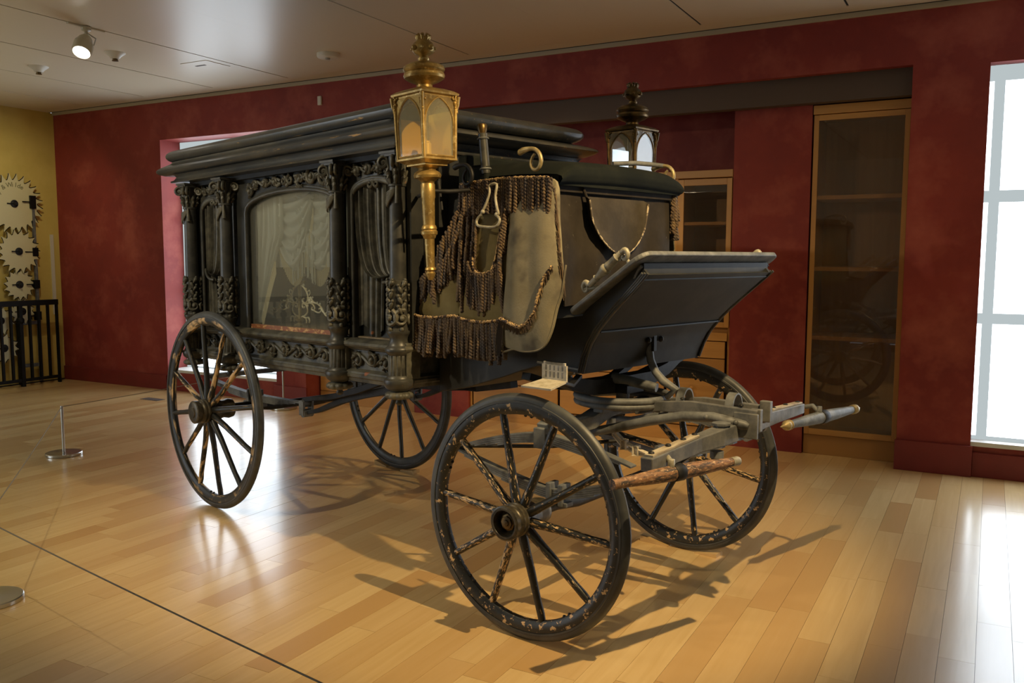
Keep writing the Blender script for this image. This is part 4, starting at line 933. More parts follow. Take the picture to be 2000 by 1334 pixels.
bk = [(x-.02, z+.010) for x, z in dc]
mb = MB()                                             # curved dash, concave to the front, flaring a little
def dash(u, v):
    i = min(int(v*(len(dc)-1)), len(dc)-2); f = v*(len(dc)-1)-i; x = dc[i][0]+(dc[i+1][0]-dc[i][0])*f; z = dc[i][1]+(dc[i+1][1]-dc[i][1])*f
    return (x, (u-.5)*2*(.415+.045*v), z)
mb.grid(dash, 1, 28, .018, Vector((1, 0, -.2))); P_(mb, 'dashboard', M['panel'], smooth=40, t=False)
mb = MB(); mb.bx(2.950, 2.968, -.455, .455, 1.415, 1.478); P_(mb, 'dash_cap', M['panel'], t=False)
mb = MB(); mb.bar([(2.744, -.425, 1.210), (2.744, .425, 1.210)], .006, .006, (1, 0, 0)); P_(mb, 'dash_bead', M['panel'], t=False)
for s in (-1, 1):
    mb = MB()
    for off in (0, .012, .024): mb.tube([(x+.006-off, s*(.418+.045*i/8), z+.006) for i, (x, z) in enumerate(dc)], .006, 6)
    P_(mb, 'dash_edge_moulding', M['black'], smooth=60, t=False)
    mb = MB()                                         # side cheek between the dash curve and the footboard
    side = dc+[(2.95, 1.475), (2.76, 1.365), (2.66, 1.27), (2.40, 1.235), (2.40, 1.05)]
    mb.prism(side, .016, 'xz', 0); mb.xf(lambda v: Vector((v.x, s*(.404+.045*max(0, (v.z-1.04)/.44))+(v.y-.008), v.z))); P_(mb, 'dash_cheek', M['panel'], t=False)
# footboard: sloping plate with rounded corners, overhanging the cheeks
mb = MB()
def fb(x, y): return Vector((x, y, 1.302+(x-2.69)*.655))
hw = .505; out = []
for cx, cy, a0 in ((2.955, -hw+.05, -PI/2), (2.955, hw-.05, 0)):
    for i in range(7):
        a = a0+PI/2*i/6; out.append((cx+.05*math.cos(a), cy+.05*math.sin(a)))
for cx, cy, a0 in ((2.675, hw-.04, PI/2), (2.675, -hw+.04, PI)):
    for i in range(5):
        a = a0+PI/2*i/4; out.append((cx+.03*math.cos(a), cy+.04*math.sin(a)))
nrm = Vector((-.55, 0, .835)); vs = [fb(*p) for p in out]+[fb(*p)+nrm*.020 for p in out]; n = len(out)
mb.add(vs, [tuple(range(n)), tuple(range(2*n-1, n-1, -1))]+[(i, (i+1)%n, (i+1)%n+n, i+n) for i in range(n)]); P_(mb, 'footboard', M['iron'], bevel=.005, t=False, label='grey footboard with worn edge')
for s in (-1, 1):
    mb = MB()
    for k in range(3): mb.tube([(2.93-.012*k, s*(.455-.010*k), 1.43-.008*k), (2.95-.012*k, s*(.462-.01*k), 1.455-.008*k), (2.965-.012*k, s*(.465-.01*k), 1.468)], .007, 6)
    P_(mb, 'bracket_moulding', M['iron'], smooth=60, t=False)
    # turned hand rail on two posts, in pale brass
    hr = empty('hand_rail', (0, 0, 0)); hr.parent = H
    a, b = Vector((2.735, s*.485, 1.392)), Vector((2.885, s*.485, 1.515)); d = (b-a); ln = d.length; Q = d.to_track_quat('Z', 'Y').to_matrix()
    mb = MB(); mb.lathe([(.010, 0), (.012, .01), (.012, .04), (.016, .045), (.012, .052), (.0155, .075), (.022, .095), (.022, .105), (.0165, .112), (.018, .118), (.0165, .125), (.015, .165), (.018, .17), (.013, .176), (.012, ln)], n=16); mb.xf(lambda v: Q@v+a); mb.build('grip', M['bone'], hr, 45)
    for e, g in ((a, Vector((2.775, s*.475, 1.375))), (b, Vector((2.915, s*.475, 1.466)))):
        k = -1 if e is a else 1
        pts = [e, e+Vector((k*.018, 0, .012)), e+Vector((k*.030, 0, -.004)), e+Vector((k*.022, 0, -.022)), e+Vector((k*.008, 0, -.018)), e+Vector((k*.010, 0, -.006))]
        c4 = crs([tuple(p)+(q,) for p, q in zip(pts, [.011, .011, .010, .008, .007, .006])]); mb = MB(); mb.tube([p[:3] for p in c4], [p[3] for p in c4], 10); mb.tube([e+Vector((k*.022, 0, -.014)), g+Vector((0, 0, .012)), g], [.007, .008, .013], 8)
        mb.build('rail_post', M['bone'], hr, 60)
# step plate, cast with slots
stp = MB()
X0, X1, ZB, ZT = 2.60, 2.725, 1.028, 1.100
ys = -.60
def slot_plate(mb):
    w = (X1-X0); n = 5; sw = .0085; pit = w/(n+1.0)
    cols = [X0]; 
    for k in range(n): c = X0+pit*(k+1); cols += [c-sw/2, c+sw/2]
    cols.append(X1)
    for i in range(0, len(cols)-1, 2):
        z0_, z1_ = ZB, ZT
        if i == 0 or i == len(cols)-2: z1_ = ZT-.010
        mb.bx(cols[i], cols[i+1], ys-.004, ys+.004, z0_, z1_)
    for k in range(n):
        c0_, c1_ = cols[1+2*k], cols[2+2*k]
        mb.bx(c0_, c1_, ys-.004, ys+.004, ZB, ZB+.012); mb.bx(c0_, c1_, ys-.004, ys+.004, ZT-.012, ZT); mb.bx(c0_, c1_, ys-.004, ys+.004, ZB+.035, ZB+.040)
    mb.bx(X0+.008, X1-.008, ys-.004, ys+.004, ZT-.010, ZT)
slot_plate(stp); M['step'] = mat('pale_worn_step', (.52, .48, .39), .5, mix=[((.36, .32, .22), 30, .56, .1, 4)])
P_(stp, 'step_plate', M['step'], t=False, label='pale cast step with slots')
mb = MB(); mb.add([(2.605, -.604, 1.032), (2.725, -.604, 1.032), (2.725, -.69, 1.012), (2.58, -.70, 1.012), (2.605, -.604, 1.024), (2.725, -.604, 1.024), (2.725, -.69, 1.005), (2.58, -.70, 1.005)], [(0, 1, 2, 3), (7, 6, 5, 4), (0, 4, 5, 1), (1, 5, 6, 2), (2, 6, 7, 3), (3, 7, 4, 0)]); P_(mb, 'step_tread', M['step'], t=False)
mb = MB(); mb.bar([(2.68, -.60, 1.028), (2.66, -.50, 1.0), (2.6, -.38, 1.02)], .03, .012, (1, 0, 0)); P_(mb, 'step_iron', M['darkiron'], t=False)
# transom beam above the turntable, and the iron stay down to it
mb = MB(); mb.bar([(2.50, -.40, .995), (2.50, -.34, .975), (2.50, -.20, .945), (2.50, 0, .940), (2.50, .20, .945), (2.50, .34, .980), (2.50, .43, 1.02), (2.50, .50, 1.035)], [.07]*8, [.03, .05, .065, .07, .065, .055, .04, .03], (1, 0, 0)); mb.bx(2.40, 2.60, -.06, .06, .91, .95); P_(mb, 'transom', M['darkiron'], smooth=40, t=False)
mb = MB(); mb.bar([(2.30, -.38, .99), (2.32, -.2, .93), (2.36, 0, .92), (2.32, .2, .93), (2.30, .38, 1.0)], .05, .03, (1, 0, 0)); P_(mb, 'transom', M['darkiron'], smooth=40, t=False)
mb = MB(); mb.tube([(2.685, -.005, 1.165), (2.672, -.005, 1.12), (2.680, -.003, 1.06), (2.705, 0, 1.01), (2.745, 0, .975), (2.80, .01, .945), (2.755, .015, .905)], [.007, .017, .018, .018, .019, .020, .014], 10)
mb.tube([(2.52, -.06, .975), (2.60, -.04, .965), (2.72, -.01, .945)], [.024, .022, .020], 10); st_ = P_(mb, 'perch_stay', M['iron'], smooth=60, t=False)
mb = MB(); mb.box((2.692, -.005, 1.15), (.016, .09, .018)); mb.box((2.698, -.005, 1.15), (.014, .022, .10)); [mb.blob((2.70, q-.005, 1.15), .014, 7, 5) for q in (-.045, .045)]; mb.build('stay_bracket', M['darkiron'], st_, None, .002)

# ---- driver's seat ------------------------------------------------------
mb = MB()                                             # padded seat roll, rounded front edge
sp = [(1.98, 1.795), (2.515, 1.795), (2.535, 1.812), (2.545, 1.84), (2.54, 1.868), (2.515, 1.886), (2.46, 1.898), (2.30, 1.915), (1.98, 1.92)]
def seat(u, v):
    i = v*(len(sp)-1); k = min(int(i), len(sp)-2); f = i-k; x = sp[k][0]+(sp[k+1][0]-sp[k][0])*f; z = sp[k][1]+(sp[k+1][1]-sp[k][1])*f
    e = abs(u-.5)*2; z = 1.80+(z-1.80)*(1-.55*e**9) if z > 1.80 else z
    return (x, (u-.5)*2*.43, z+.012*math.cos((u-.5)*3)-.008)
mb.grid(seat, 40, 24); mb.bx(1.98, 2.52, -.425, .425, 1.79, 1.83)
P_(mb, 'seat_cushion', M['cushion'], smooth=60, t=False)
mb = MB(); mb.bx(1.93, 1.99, -.44, .44, 1.78, 1.95); mb.bx(1.99, 2.12, -.445, -.415, 1.80, 1.90); mb.bx(1.99, 2.12, .415, .445, 1.80, 1.90); P_(mb, 'seat_back_board', M['cushion'], bevel=.012, t=False)
# leather apron below the front of the seat with a hanging half-round flap
def apr(u, v):
    y = (u-.5)*2*.395; z = 1.80-.50*v; return (2.475+.018*math.sin(u*PI*7+v*2)*v+.035*v, y*(1+.0*v), z)
mb = MB(); mb.grid(apr, 60, 20, .006, (-1, 0, 0)); AP = P_(mb, 'leather_apron', M['leather'], smooth=70, t=False)
mb = MB(); mb.bar([(2.515, -.40, 1.785), (2.515, .40, 1.785)], .012, .028, (0, 0, 1)) if False else mb.bx(2.486, 2.50, -.40, .40, 1.765, 1.797); mb.build('apron_hem', M['leather'], AP, None, .003)
def flap(u, v):
    y = -.245+u*.40; dep = .015+.225*math.sqrt(max(0, 1-((u-.60)/(.60 if u < .6 else .40))**2)); return (2.508+.022*v+.010*math.sin(u*7)*v, y, 1.752-dep*v)
mb = MB(); mb.grid(flap, 36, 14, .006, (-1, 0, 0)); fl = mb.build('flap', M['leather_flap'], AP, 60, label='torn half-round leather flap')
mb = MB(); mb.tube([Vector(flap(i/36, 1))+Vector((.003, 0, 0)) for i in range(37)], [.0042+.0014*math.sin(i*2.3) for i in range(37)], 6); mb.build('flap_piping', M['pipe'], AP, 60, label='pale frayed piping of the flap')
mb = MB(); mb.tube([(2.50, -.255, 1.80), (2.512, -.235, 1.74), (2.505, -.20, 1.64), (2.50, -.14, 1.58)], .006, 6); mb.build('strap', M['leather'], AP, 60)
# hooks of the seat rails
def hook(pts, r, name='seat_hook'):
    c4 = crs([tuple(p)+(q,) for p, q in zip(pts, r)]); mb = MB(); mb.tube([p[:3] for p in c4], [p[3] for p in c4], 10); mb.blob(c4[0][:3], r[0]*1.15, 10, 8); P_(mb, name, M['brass2'], smooth=60, t=False)
hk = [(2.345, 1.938), (2.362, 1.944), (2.395, 1.948), (2.425, 1.944), (2.450, 1.925), (2.460, 1.898), (2.452, 1.873), (2.432, 1.862), (2.412, 1.870), (2.404, 1.890), (2.412, 1.912), (2.425, 1.925)]
for s in (-1, 1):
    rr = [.012, .013, .009, .0085, .009, .009, .0085, .008, .0075, .007, .0065, .006]
    hook([(x, s*.465, z-.01) for x, z in hk], rr)
    mb = MB(); c4 = crs([(x-.37, s*.50, z-.05, q) for (x, z), q in zip(hk, rr)]); mb.tube([p[:3] for p in c4], [p[3] for p in c4], 10); P_(mb, 'seat_hook', M['darkiron'], smooth=60, t=False)
mb = MB(); mb.tube([(2.30, .20, 1.935), (2.34, .32, 1.945), (2.36, .42, 1.945), (2.40, .47, 1.938)], .011, 8); P_(mb, 'seat_rail', M['iron'], smooth=60, t=False)
# whip socket
ws = empty('whip_socket', (0, 0, 0)); ws.parent = H
a, b = Vector((2.105, -.43, 1.84)), Vector((2.078, -.43, 2.06)); Q = (b-a).to_track_quat('Z', 'Y').to_matrix(); ln = (b-a).length
mb = MB(); mb.lathe([(.019, .02), (.020, .03), (.0195, ln-.035), (.021, ln-.03), (.019, ln-.028)], n=18); mb.xf(lambda v: Q@v+a); mb.build('tube', M['black'], ws, 40)
mb = MB(); mb.lathe([(.016, ln-.03), (.021, ln-.012), (.023, ln+.004), (.020, ln+.012), (.012, ln+.013)], n=18); mb.xf(lambda v: Q@v+a); mb.build('mouth', M['golddark'], ws, 40)
mb = MB(); [mb.tube([Q@Vector((.023*math.cos(t), .023*math.sin(t), z))+a for t in [2*PI*i/16 for i in range(16)]], .004, 5, True) for z in (.04, ln-.05)]; mb.tube([a+Vector((-.03, 0, .19)), a+Vector((-.012, -.0, .0)), a+Vector((0, .0, -.06))], [.006, .007, .008], 6); mb.build('bracket', M['iron'], ws, 60)

# ---- hammer cloth: felt and broadcloth panels with twisted rope fringe ------
HC = empty('hammer_cloth', (0, 0, 0)); HC.parent = H
def ysl(z): return -.405-.19*(1.81-z)
def panel_poly(pts, bulge, name, m, thick=.012, off=0, label=None, par=None):
    """closed outline (x, z) -> cushioned panel hanging in the flared side plane"""
    n = len(pts); cx = sum(p[0] for p in pts)/n; cz = sum(p[1] for p in pts)/n; vs = []; R_ = 7
    for j in range(R_+1):
        t = j/R_
        for x, z in pts:
            xx = cx+(x-cx)*t; zz = cz+(z-cz)*t; vs.append((xx, ysl(zz)-off-bulge*(1-t**4)-.004*math.sin(xx*40+zz*9)*(1-t**2), zz))
    N1 = len(vs)
    for x, z in pts: vs.append((x, ysl(z)-off+thick, z))
    fs = []
    for j in range(R_):
        for k in range(n): fs.append((j*n+k, j*n+(k+1)%n, (j+1)*n+(k+1)%n, (j+1)*n+k))
    for k in range(n): fs.append((R_*n+k, R_*n+(k+1)%n, N1+(k+1)%n, N1+k))
    fs.append(tuple(N1+k for k in range(n)))
    mb = MB(); mb.add(vs, fs); return mb.build(name, m, par or HC, 60, label=label)
def smoothpoly(pts, k=4):
    n = len(pts); out = []
    for i in range(n):
        p0, p1, p2, p3 = [pts[(i+j-1)%n] for j in range(4)]
        for s_ in range(k):
            t = s_/k; out.append(tuple(.5*((2*p1[d])+(-p0[d]+p2[d])*t+(2*p0[d]-5*p1[d]+4*p2[d]-p3[d])*t*t+(-p0[d]+3*p1[d]-3*p2[d]+p3[d])*t**3) for d in (0, 1)))
    return out
def polyline(pts, n):
    P = [Vector(p) for p in pts]; ds = [0]
    for a, b in zip(P[:-1], P[1:]): ds.append(ds[-1]+(b-a).length)
    out = []
    for i in range(n):
        d = ds[-1]*i/(n-1); k = max(j for j in range(len(ds)) if ds[j] <= d+1e-9); k = min(k, len(P)-2)
        out.append(P[k].lerp(P[k+1], (d-ds[k])/(ds[k+1]-ds[k])))
    return out
PA = panel_poly(smoothpoly([(2.01, 1.80), (1.955, 1.687), (1.897, 1.573), (1.800, 1.364), (1.722, 1.235), (1.735, 1.215), (1.90, 1.225), (2.015, 1.240), (2.02, 1.36), (2.035, 1.60)]), .02, 'rear_panel', M['cloth'], off=.008)
PB = panel_poly(smoothpoly([(2.03, 1.80), (2.035, 1.60), (2.035, 1.35), (2.045, 1.235), (2.19, 1.222), (2.34, 1.235), (2.34, 1.45), (2.33, 1.70), (2.30, 1.80)]), .02, 'middle_panel', M['cloth'], off=.018)
PC = panel_poly(smoothpoly([(2.29, 1.80), (2.295, 1.60), (2.315, 1.40), (2.33, 1.25), (2.355, 1.145), (2.42, 1.130), (2.494, 1.125), (2.57, 1.145), (2.605, 1.21), (2.618, 1.30), (2.635, 1.385), (2.605, 1.50), (2.565, 1.65), (2.525, 1.80), (2.42, 1.812)]), .030, 'front_felt_panel', M['felt'], off=.040, label='pale grey felt panel with a rounded tongue')
pp = smoothpoly([(2.355, 1.145), (2.42, 1.130), (2.494, 1.125), (2.57, 1.145), (2.605, 1.21), (2.618, 1.30), (2.635, 1.385), (2.605, 1.50)], 6)[:40]
mb = MB(); mb.tube([(x, ysl(z)-.040, z) for x, z in pp], .004, 5); mb.build('felt_piping', M['felt'], HC, 60)
# one twisted rope, shared by all copies (unit length, hanging from 0 to -1)
def rope_mesh(length, r=.0098, turns=7):
    mb = MB()
    for k in range(2):
        pts = [(r*.55*math.cos(k*PI+turns*2*PI*i/(turns*6)), r*.55*math.sin(k*PI+turns*2*PI*i/(turns*6)), -length*i/(turns*6)) for i in range(turns*6+1)]
        mb.tube(pts, [r*.62]*(turns*6)+[r*.45], 5, up=(0, 1, 0))
    me = mb.build('fringe_rope', M['rope'], HC, 70); return me
R0 = {}
cnt = 0
def rope(p, length, lean=(0, 0)):
    global cnt
    key = round(length/.02)*.02
    if key not in R0: o = rope_mesh(key, turns=max(3, int(key/.026))); R0[key] = o
    else: o = R0[key].copy(); COL.objects.link(o)
    o.parent = HC; o.location = p; o.rotation_euler = (lean[1]+random.uniform(-.03, .03), lean[0]+random.uniform(-.03, .03), random.uniform(0, 6)); cnt += 1
def fringe(pts, n, length, off, lean=(0, 0), both=False, lens=None):
    for i, p in enumerate(polyline([(x, ysl(z)-off, z) for x, z in pts], n)):
        l = lens(i/(n-1)) if lens else length; rope(p+Vector((0, random.uniform(-.003, .003), 0)), max(.05, l+random.uniform(-.006, .006)), lean)
def braid(pts, off, name='braid', r=.006):
    P = polyline([(x, ysl(z)-off, z) for x, z in pts], 46); mb = MB()
    for ph in (0, PI):
        mb.tube([p+Vector((.0, -.003*math.cos(i*2.1+ph), .004*math.sin(i*2.1+ph))) for i, p in enumerate(P)], r*.62, 5)
    mb.build(name, M['braid'], HC, 60)
# bottom fringes
fringe([(1.722, 1.242), (1.80, 1.228), (1.90, 1.228), (2.02, 1.242)], 32, .17, .030, (.06, .10)); braid([(1.722, 1.245), (1.80, 1.231), (1.90, 1.231), (2.02, 1.245)], .042)
fringe([(2.035, 1.245), (2.12, 1.228), (2.22, 1.225), (2.345, 1.240)], 32, .165, .040, (-.02, .05)); braid([(2.035, 1.248), (2.12, 1.231), (2.22, 1.228), (2.345, 1.243)], .052)
# swags of rope: rear one falls down-left, middle one is a U
fringe([(1.990, 1.76), (1.955, 1.66), (1.905, 1.55), (1.83, 1.45), (1.775, 1.395)], 32, .12, .050, (.10, .08), lens=lambda t: .15-.04*t)
fringe([(2.025, 1.74), (1.995, 1.60), (1.945, 1.50), (1.870, 1.43)], 26, .13, .062, (.05, .10)); 
fringe([(1.985, 1.70), (1.945, 1.62), (1.90, 1.55)], 8, .14, .070, (.08, .1))
fringe([(2.075, 1.80), (2.085, 1.70), (2.100, 1.56), (2.115, 1.46), (2.16, 1.432), (2.20, 1.430), (2.255, 1.445), (2.262, 1.53), (2.262, 1.64), (2.256, 1.72)], 40, .14, .052, (0, .06), lens=lambda t: .17-.03*abs(t-.5))
fringe([(2.095, 1.48), (2.12, 1.445), (2.16, 1.430), (2.20, 1.428), (2.245, 1.44), (2.268, 1.47)], 14, .155, .060, (0, .05)); fringe([(2.01, 1.70), (2.02, 1.60), (2.03, 1.50), (2.05, 1.42)], 12, .15, .055, (.02, .06))
braid([(2.118, 1.50), (2.130, 1.452), (2.16, 1.432), (2.20, 1.430), (2.245, 1.442), (2.262, 1.50), (2.264, 1.62)], .062, r=.005)
fringe([(2.04, 1.78), (2.05, 1.70), (2.055, 1.62), (2.06, 1.54)], 12, .15, .050, (.02, .06)); fringe([(2.285, 1.70), (2.275, 1.60), (2.285, 1.50), (2.30, 1.43)], 12, .15, .062, (-.02, .05))
# top row
fringe([(2.00, 1.815), (2.10, 1.822), (2.25, 1.824), (2.36, 1.822), (2.47, 1.817), (2.525, 1.812)], 38, .14, .078, (0, .04)); braid([(2.0, 1.818), (2.25, 1.827), (2.36, 1.825), (2.525, 1.815)], .084)
for i in range(16): rope(Vector((2.495+.003*(i % 3), .405+.008*(i//4)*1.0, 1.79-.03*(i % 4))), .12, (-.10, -.12))
for k_ in list(R0): pass
# braid with tufts on the felt panel
cb = [(2.594, 1.465), (2.561, 1.424), (2.540, 1.342), (2.533, 1.285), (2.500, 1.240), (2.46, 1.222), (2.415, 1.232), (2.346, 1.252)]
braid(cb, .074, r=.009); 
mb = MB(); PT = polyline([(x, ysl(z)-.074, z) for x, z in cb], 60); rnd = random.Random(4)
for i, p in enumerate(PT):
    if i < 26 and i % 3: continue
    for q in range(5): mb.tube([p+Vector((0, 0, -.004)), p+Vector((rnd.uniform(-.012, .012), -.002, rnd.uniform(-.034, -.018)))], [.003, .0015], 4)
mb.build('braid_tufts', M['rope'], HC, 60)['kind'] = 'stuff'
mb = MB()
for q in range(34):
    x = 2.345+rnd.uniform(-.01, .01); mb.tube([(x, ysl(1.25)-.062, 1.25+rnd.uniform(-.01, .01)), (x+rnd.uniform(-.012, .006), ysl(1.18)-.06, 1.18), (x+rnd.uniform(-.014, .010), ysl(1.12)-.055, 1.115+rnd.uniform(-.02, .02))], [.004, .003, .002], 4)
for q in range(90):
    z = rnd.uniform(1.45, 1.79); x = 2.635-(z-1.40)*.30+rnd.uniform(-.008, .008); mb.tube([(x, ysl(z)-.045, z), (x+.01, ysl(z)-.05, z-.05), (x+.012+rnd.uniform(-.012, .012), ysl(z)-.045, z-.12)], [.004, .003, .002], 4)
mb.build('frayed_strands', M['rope'], HC, 60)['kind'] = 'stuff'
# flared far-side cloth seen past the apron
mb = MB(); mb.grid(lambda u, v: (2.05+.42*u, .41+.10*v+.015*math.sin(u*9), 1.80-.55*v), 20, 12, .01, (0, -1, 0)); mb.build('far_panel', M['cloth'], HC, 60)
# pale buckle-shaped rein guide hanging on the cloth
bp = [(2.200, 1.800), (2.242, 1.802), (2.242, 1.755), (2.262, 1.705), (2.276, 1.680), (2.270, 1.672), (2.288, 1.655), (2.283, 1.635), (2.262, 1.624), (2.20, 1.626), (2.158, 1.634), (2.148, 1.652), (2.158, 1.668), (2.172, 1.678), (2.178, 1.692), (2.198, 1.735), (2.205, 1.770)]
mb = MB(); mb.tube([(x, ysl(z)-.094, z) for x, z in smoothpoly(bp, 3)], .0062, 8, True); [mb.blob((x, ysl(z)-.094, z), .010, 8, 6) for x, z in ((2.266, 1.676), (2.180, 1.690))]; P_(mb, 'pull_ring', M['bone'], smooth=60, t=False, label='pale stirrup-shaped ring')

# ---- carriage lanterns ----------------------------------------------------
def lantern(s):
    l = empty('carriage_lantern'); l.parent = H; l.matrix_local = Matrix.Translation((2.028, s*.705, 2.1)) @ Matrix.Rotation(.018 if s < 0 else 0, 4, 'X') @ Matrix.Rotation(-.018 if s < 0 else 0, 4, 'Y') @ Matrix.Translation((0, 0, -2.1))
    g = M['gold'] if s < 0 else M['golddark']
    mb = MB(); mb.lathe([(.004, 1.402), (.010, 1.404), (.014, 1.412), (.018, 1.420), (.021, 1.432), (.015, 1.440), (.024, 1.446), (.022, 1.454), (.018, 1.458), (.021, 1.575), (.026, 1.580), (.028, 1.588), (.034, 1.594), (.035, 1.606), (.030, 1.612), (.033, 1.618), (.030, 1.628), (.025, 1.634), (.0275, 1.742), (.030, 1.748), (.030, 1.800), (.027, 1.806), (.029, 1.812), (.040, 1.822), (.055, 1.828), (.058, 1.838), (.052, 1.850), (.036, 1.860), (.040, 1.868), (.058, 1.876), (.060, 1.882), (.02, 1.884)], n=32)
    mb.build('stem', g, l, 35)
    mb = MB(); mb.lathe([(.055, 2.178), (.050, 2.186), (.034, 2.196), (.032, 2.206), (.040, 2.212), (.066, 2.222), (.082, 2.232), (.086, 2.242), (.083, 2.252), (.077, 2.256), (.083, 2.260), (.087, 2.268), (.082, 2.280), (.060, 2.292), (.032, 2.298), (.022, 2.304), (.024, 2.308), (.024, 2.314), (.018, 2.318), (.022, 2.324), (.038, 2.332), (.046, 2.345), (.047, 2.358), (.040, 2.374), (.028, 2.384), (.026, 2.390), (.030, 2.398)], n=36)
    mb.build('finial', g, l, 35)
    mb = MB()
    for k in range(8):
        a = 2*PI*k/8; d = Vector((math.cos(a), math.sin(a), 0)); mb.tube([d*.022+Vector((0, 0, 2.386)), d*.024+Vector((0, 0, 2.398)), d*.027+Vector((0, 0, 2.407)), d*.030+Vector((0, 0, 2.402))], [.006, .009, .008, .006], 6)
        mb.blob(d*.048+Vector((0, 0, 2.352)), .012 if k % 2 == 0 else .006, 8, 6)
    mb.build('crown', g, l, 60)
    W1, W0 = .089, .083                               # half widths at top and bottom of the glazed box
    z0, z1 = 1.900, 2.160
    def hwid(z): return W0+(W1-W0)*(z-z0)/(z1-z0)
    mb = MB(); mb.ring_loft([rect(-w, w, w, z) for w, z in ((.060, 1.876), (.060, 1.882), (.080, 1.893), (.090, 1.897), (.090, 1.905), (.083, 1.908))]); mb.build('base_tray', g if s < 0 else M['golddark'], l, 30)
    mb = MB(); mb.ring_loft([rect(-w, w, w, z) for w, z in ((.088, 2.155), (.099, 2.160), (.101, 2.167), (.092, 2.174), (.084, 2.179), (.066, 2.186), (.055, 2.190))]); mb.build('roof_plate', g, l, 30)
    fr_ = MB()
    for a, b in ((-1, -1), (1, -1), (1, 1), (-1, 1)):
        fr_.tube([(a*hwid(z), b*hwid(z), z) for z in (z0, z1)], .0085, 8)
    def face(fn, mb):
        n = 12; pts = []
        for sd in (-1, 1):
            p = [(sd*.076, 1.912)]+[(sd*max(0, .076-.109*(1-math.cos(t))), 2.038+.1135*math.sin(t)) for t in [1.2645*i/n for i in range(n+1)]]
            pts.append(p)
        for p in pts: mb.tube([fn(a, z) for a, z in p], .0045, 6)
        mb.tube([fn(-.076, 1.912), fn(.076, 1.912)], .0045, 6)
        vs = []; fs = []                              # spandrel plate over the pointed arch
        for p in pts:
            b = len(vs); q = p[1:]
            for a, z in q: vs.append(fn(a, z)); vs.append(fn(a if abs(a) > .002 else 0, 2.158))
            # outer edge
            for i in range(len(q)-1): fs.append((b+2*i, b+2*i+1, b+2*i+3, b+2*i+2))
        mb.add(vs, fs)
    faces = [lambda a, z: (a, -hwid(z), z), lambda a, z: (hwid(z), a, z), lambda a, z: (a, hwid(z), z), lambda a, z: (-hwid(z), a, z)]
    for f in faces: face(f, fr_)
    fr_.build('frame', g, l, 50)
    rnd = random.Random(2)
    for a, b in ((-1, -1), (1, -1), (1, 1), (-1, 1)):
        cr = MB()
        for i in range(16):
            t = i/15; w = .026*(1-t); z = 2.152-.060*t
            for sx, sy in ((1, 0), (0, 1)):
                cr.blob((a*(hwid(z)+.004-sx*rnd.uniform(0, w)), b*(hwid(z)+.004-sy*rnd.uniform(0, w)), z), rnd.uniform(.004, .0075), 6, 4)
        cr.tube([(a*(W1+.008), b*(W1+.008), 2.155), (a*(W1+.006), b*(W1+.006), 2.12), (a*W1, b*W1, 2.09)], [.010, .007, .004], 6)
        cr.build('corner_ornament', g, l, 60)
    for i, f in enumerate(faces):
        mb = MB(); h = .0015
        vs = [Vector(f(a, z)) for a, z in ((-.080, 1.91), (.080, 1.91), (.083, 2.15), (-.083, 2.15))]; c = Vector((0, 0, 0)); n_ = (vs[1]-vs[0]).cross(vs[3]-vs[0]).normalized()*.0015
        vs = [v*1 for v in vs]; inn = [Vector((v.x*.965, v.y*.965, v.z)) for v in vs]
        mb.add(vs+inn, [(0, 1, 2, 3), (7, 6, 5, 4), (0, 4, 5, 1), (1, 5, 6, 2), (2, 6, 7, 3), (3, 7, 4, 0)])
        mb.build('glass_pane', M['lampglass' if s < 0 else 'glass'], l)
    # polished reflector plates on the two inner walls and a candle tube
    rm = M['mirror'] if s < 0 else M['silver']
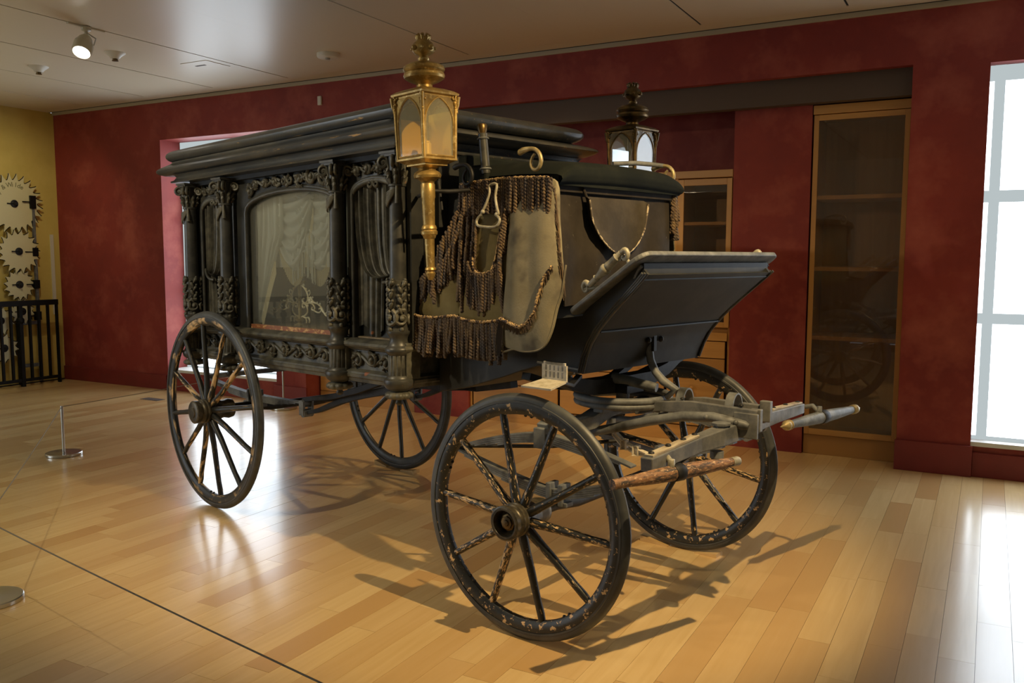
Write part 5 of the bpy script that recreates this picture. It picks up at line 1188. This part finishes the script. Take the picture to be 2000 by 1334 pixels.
    mb = MB(); mb.bx(-.078, -.074, -.07, .07, 1.91, 2.07); mb.lathe([(.02, 1.905), (.02, 1.97), (.015, 1.975), (.015, 1.98)], n=14); mb.bx(-.07, .07, s*-.076-.002, s*-.076+.002, 1.91, 2.10) if s < 0 else mb.bx(-.07, .07, -.078, -.074, 1.91, 2.0) if False else None
    mb.build('reflector', rm, l, 30)
    # bracket to the body
    mb = MB(); mb.tube([(-.02, 0, 1.775), (-.10, -s*.08, 1.775), (-.26, -s*.16, 1.775)], .009, 8); mb.tube([(-.05, -s*.09, 1.90), (-.035, -s*.095, 1.78), (-.03, -s*.10, 1.70)], .006, 6); mb.tube([(0, 0, 1.775), (0.02, -s*.10, 1.775), (.03, -s*.28, 1.79)], .009, 8); mb.build('bracket', M['darkiron'], l, 60)
lantern(-1); lantern(1)

# ---- wooden shims on the floor under the far wheels ------------------------
def local_to_world(x, y, z=0):
    c, s = math.cos(-WANG), math.sin(-WANG); return (x*c-y*s, x*s+y*c, z)
def shim(x, y, rz, d, label):
    w = local_to_world(x, y); mb = MB(); mb.add([(-d[0]/2, -d[1]/2, 0), (d[0]/2, -d[1]/2, 0), (d[0]/2, d[1]/2, 0), (-d[0]/2, d[1]/2, 0), (-d[0]/2, -d[1]/2, .004), (d[0]/2, -d[1]/2, d[2]), (d[0]/2, d[1]/2, d[2]), (-d[0]/2, d[1]/2, .004)], [(3,2,1,0),(4,5,6,7),(0,1,5,4),(1,2,6,5),(2,3,7,6),(3,0,4,7)])
    o = mb.build('wheel_chock', M['shim'], None); o.location = w; o.rotation_euler = (0, 0, rz-WANG); return tag(o, label, 'wheel chock', 'wooden wheel chocks')
shim(.152, .685, 0, (.14, .06, .028), 'small wooden wedge in front of the far rear wheel'); shim(-.152, .685, PI, (.14, .06, .028), 'small wooden wedge behind the far rear wheel')
x_, y_ = Sx(-.156, .68); shim(x_, y_, PI+FY, (.16, .07, .032), 'small wooden wedge behind the far front wheel'); x_, y_ = Sx(.140, .68); shim(x_, y_, FY, (.12, .07, .020), 'small wooden wedge in front of the far front wheel')
print('ropes', cnt)
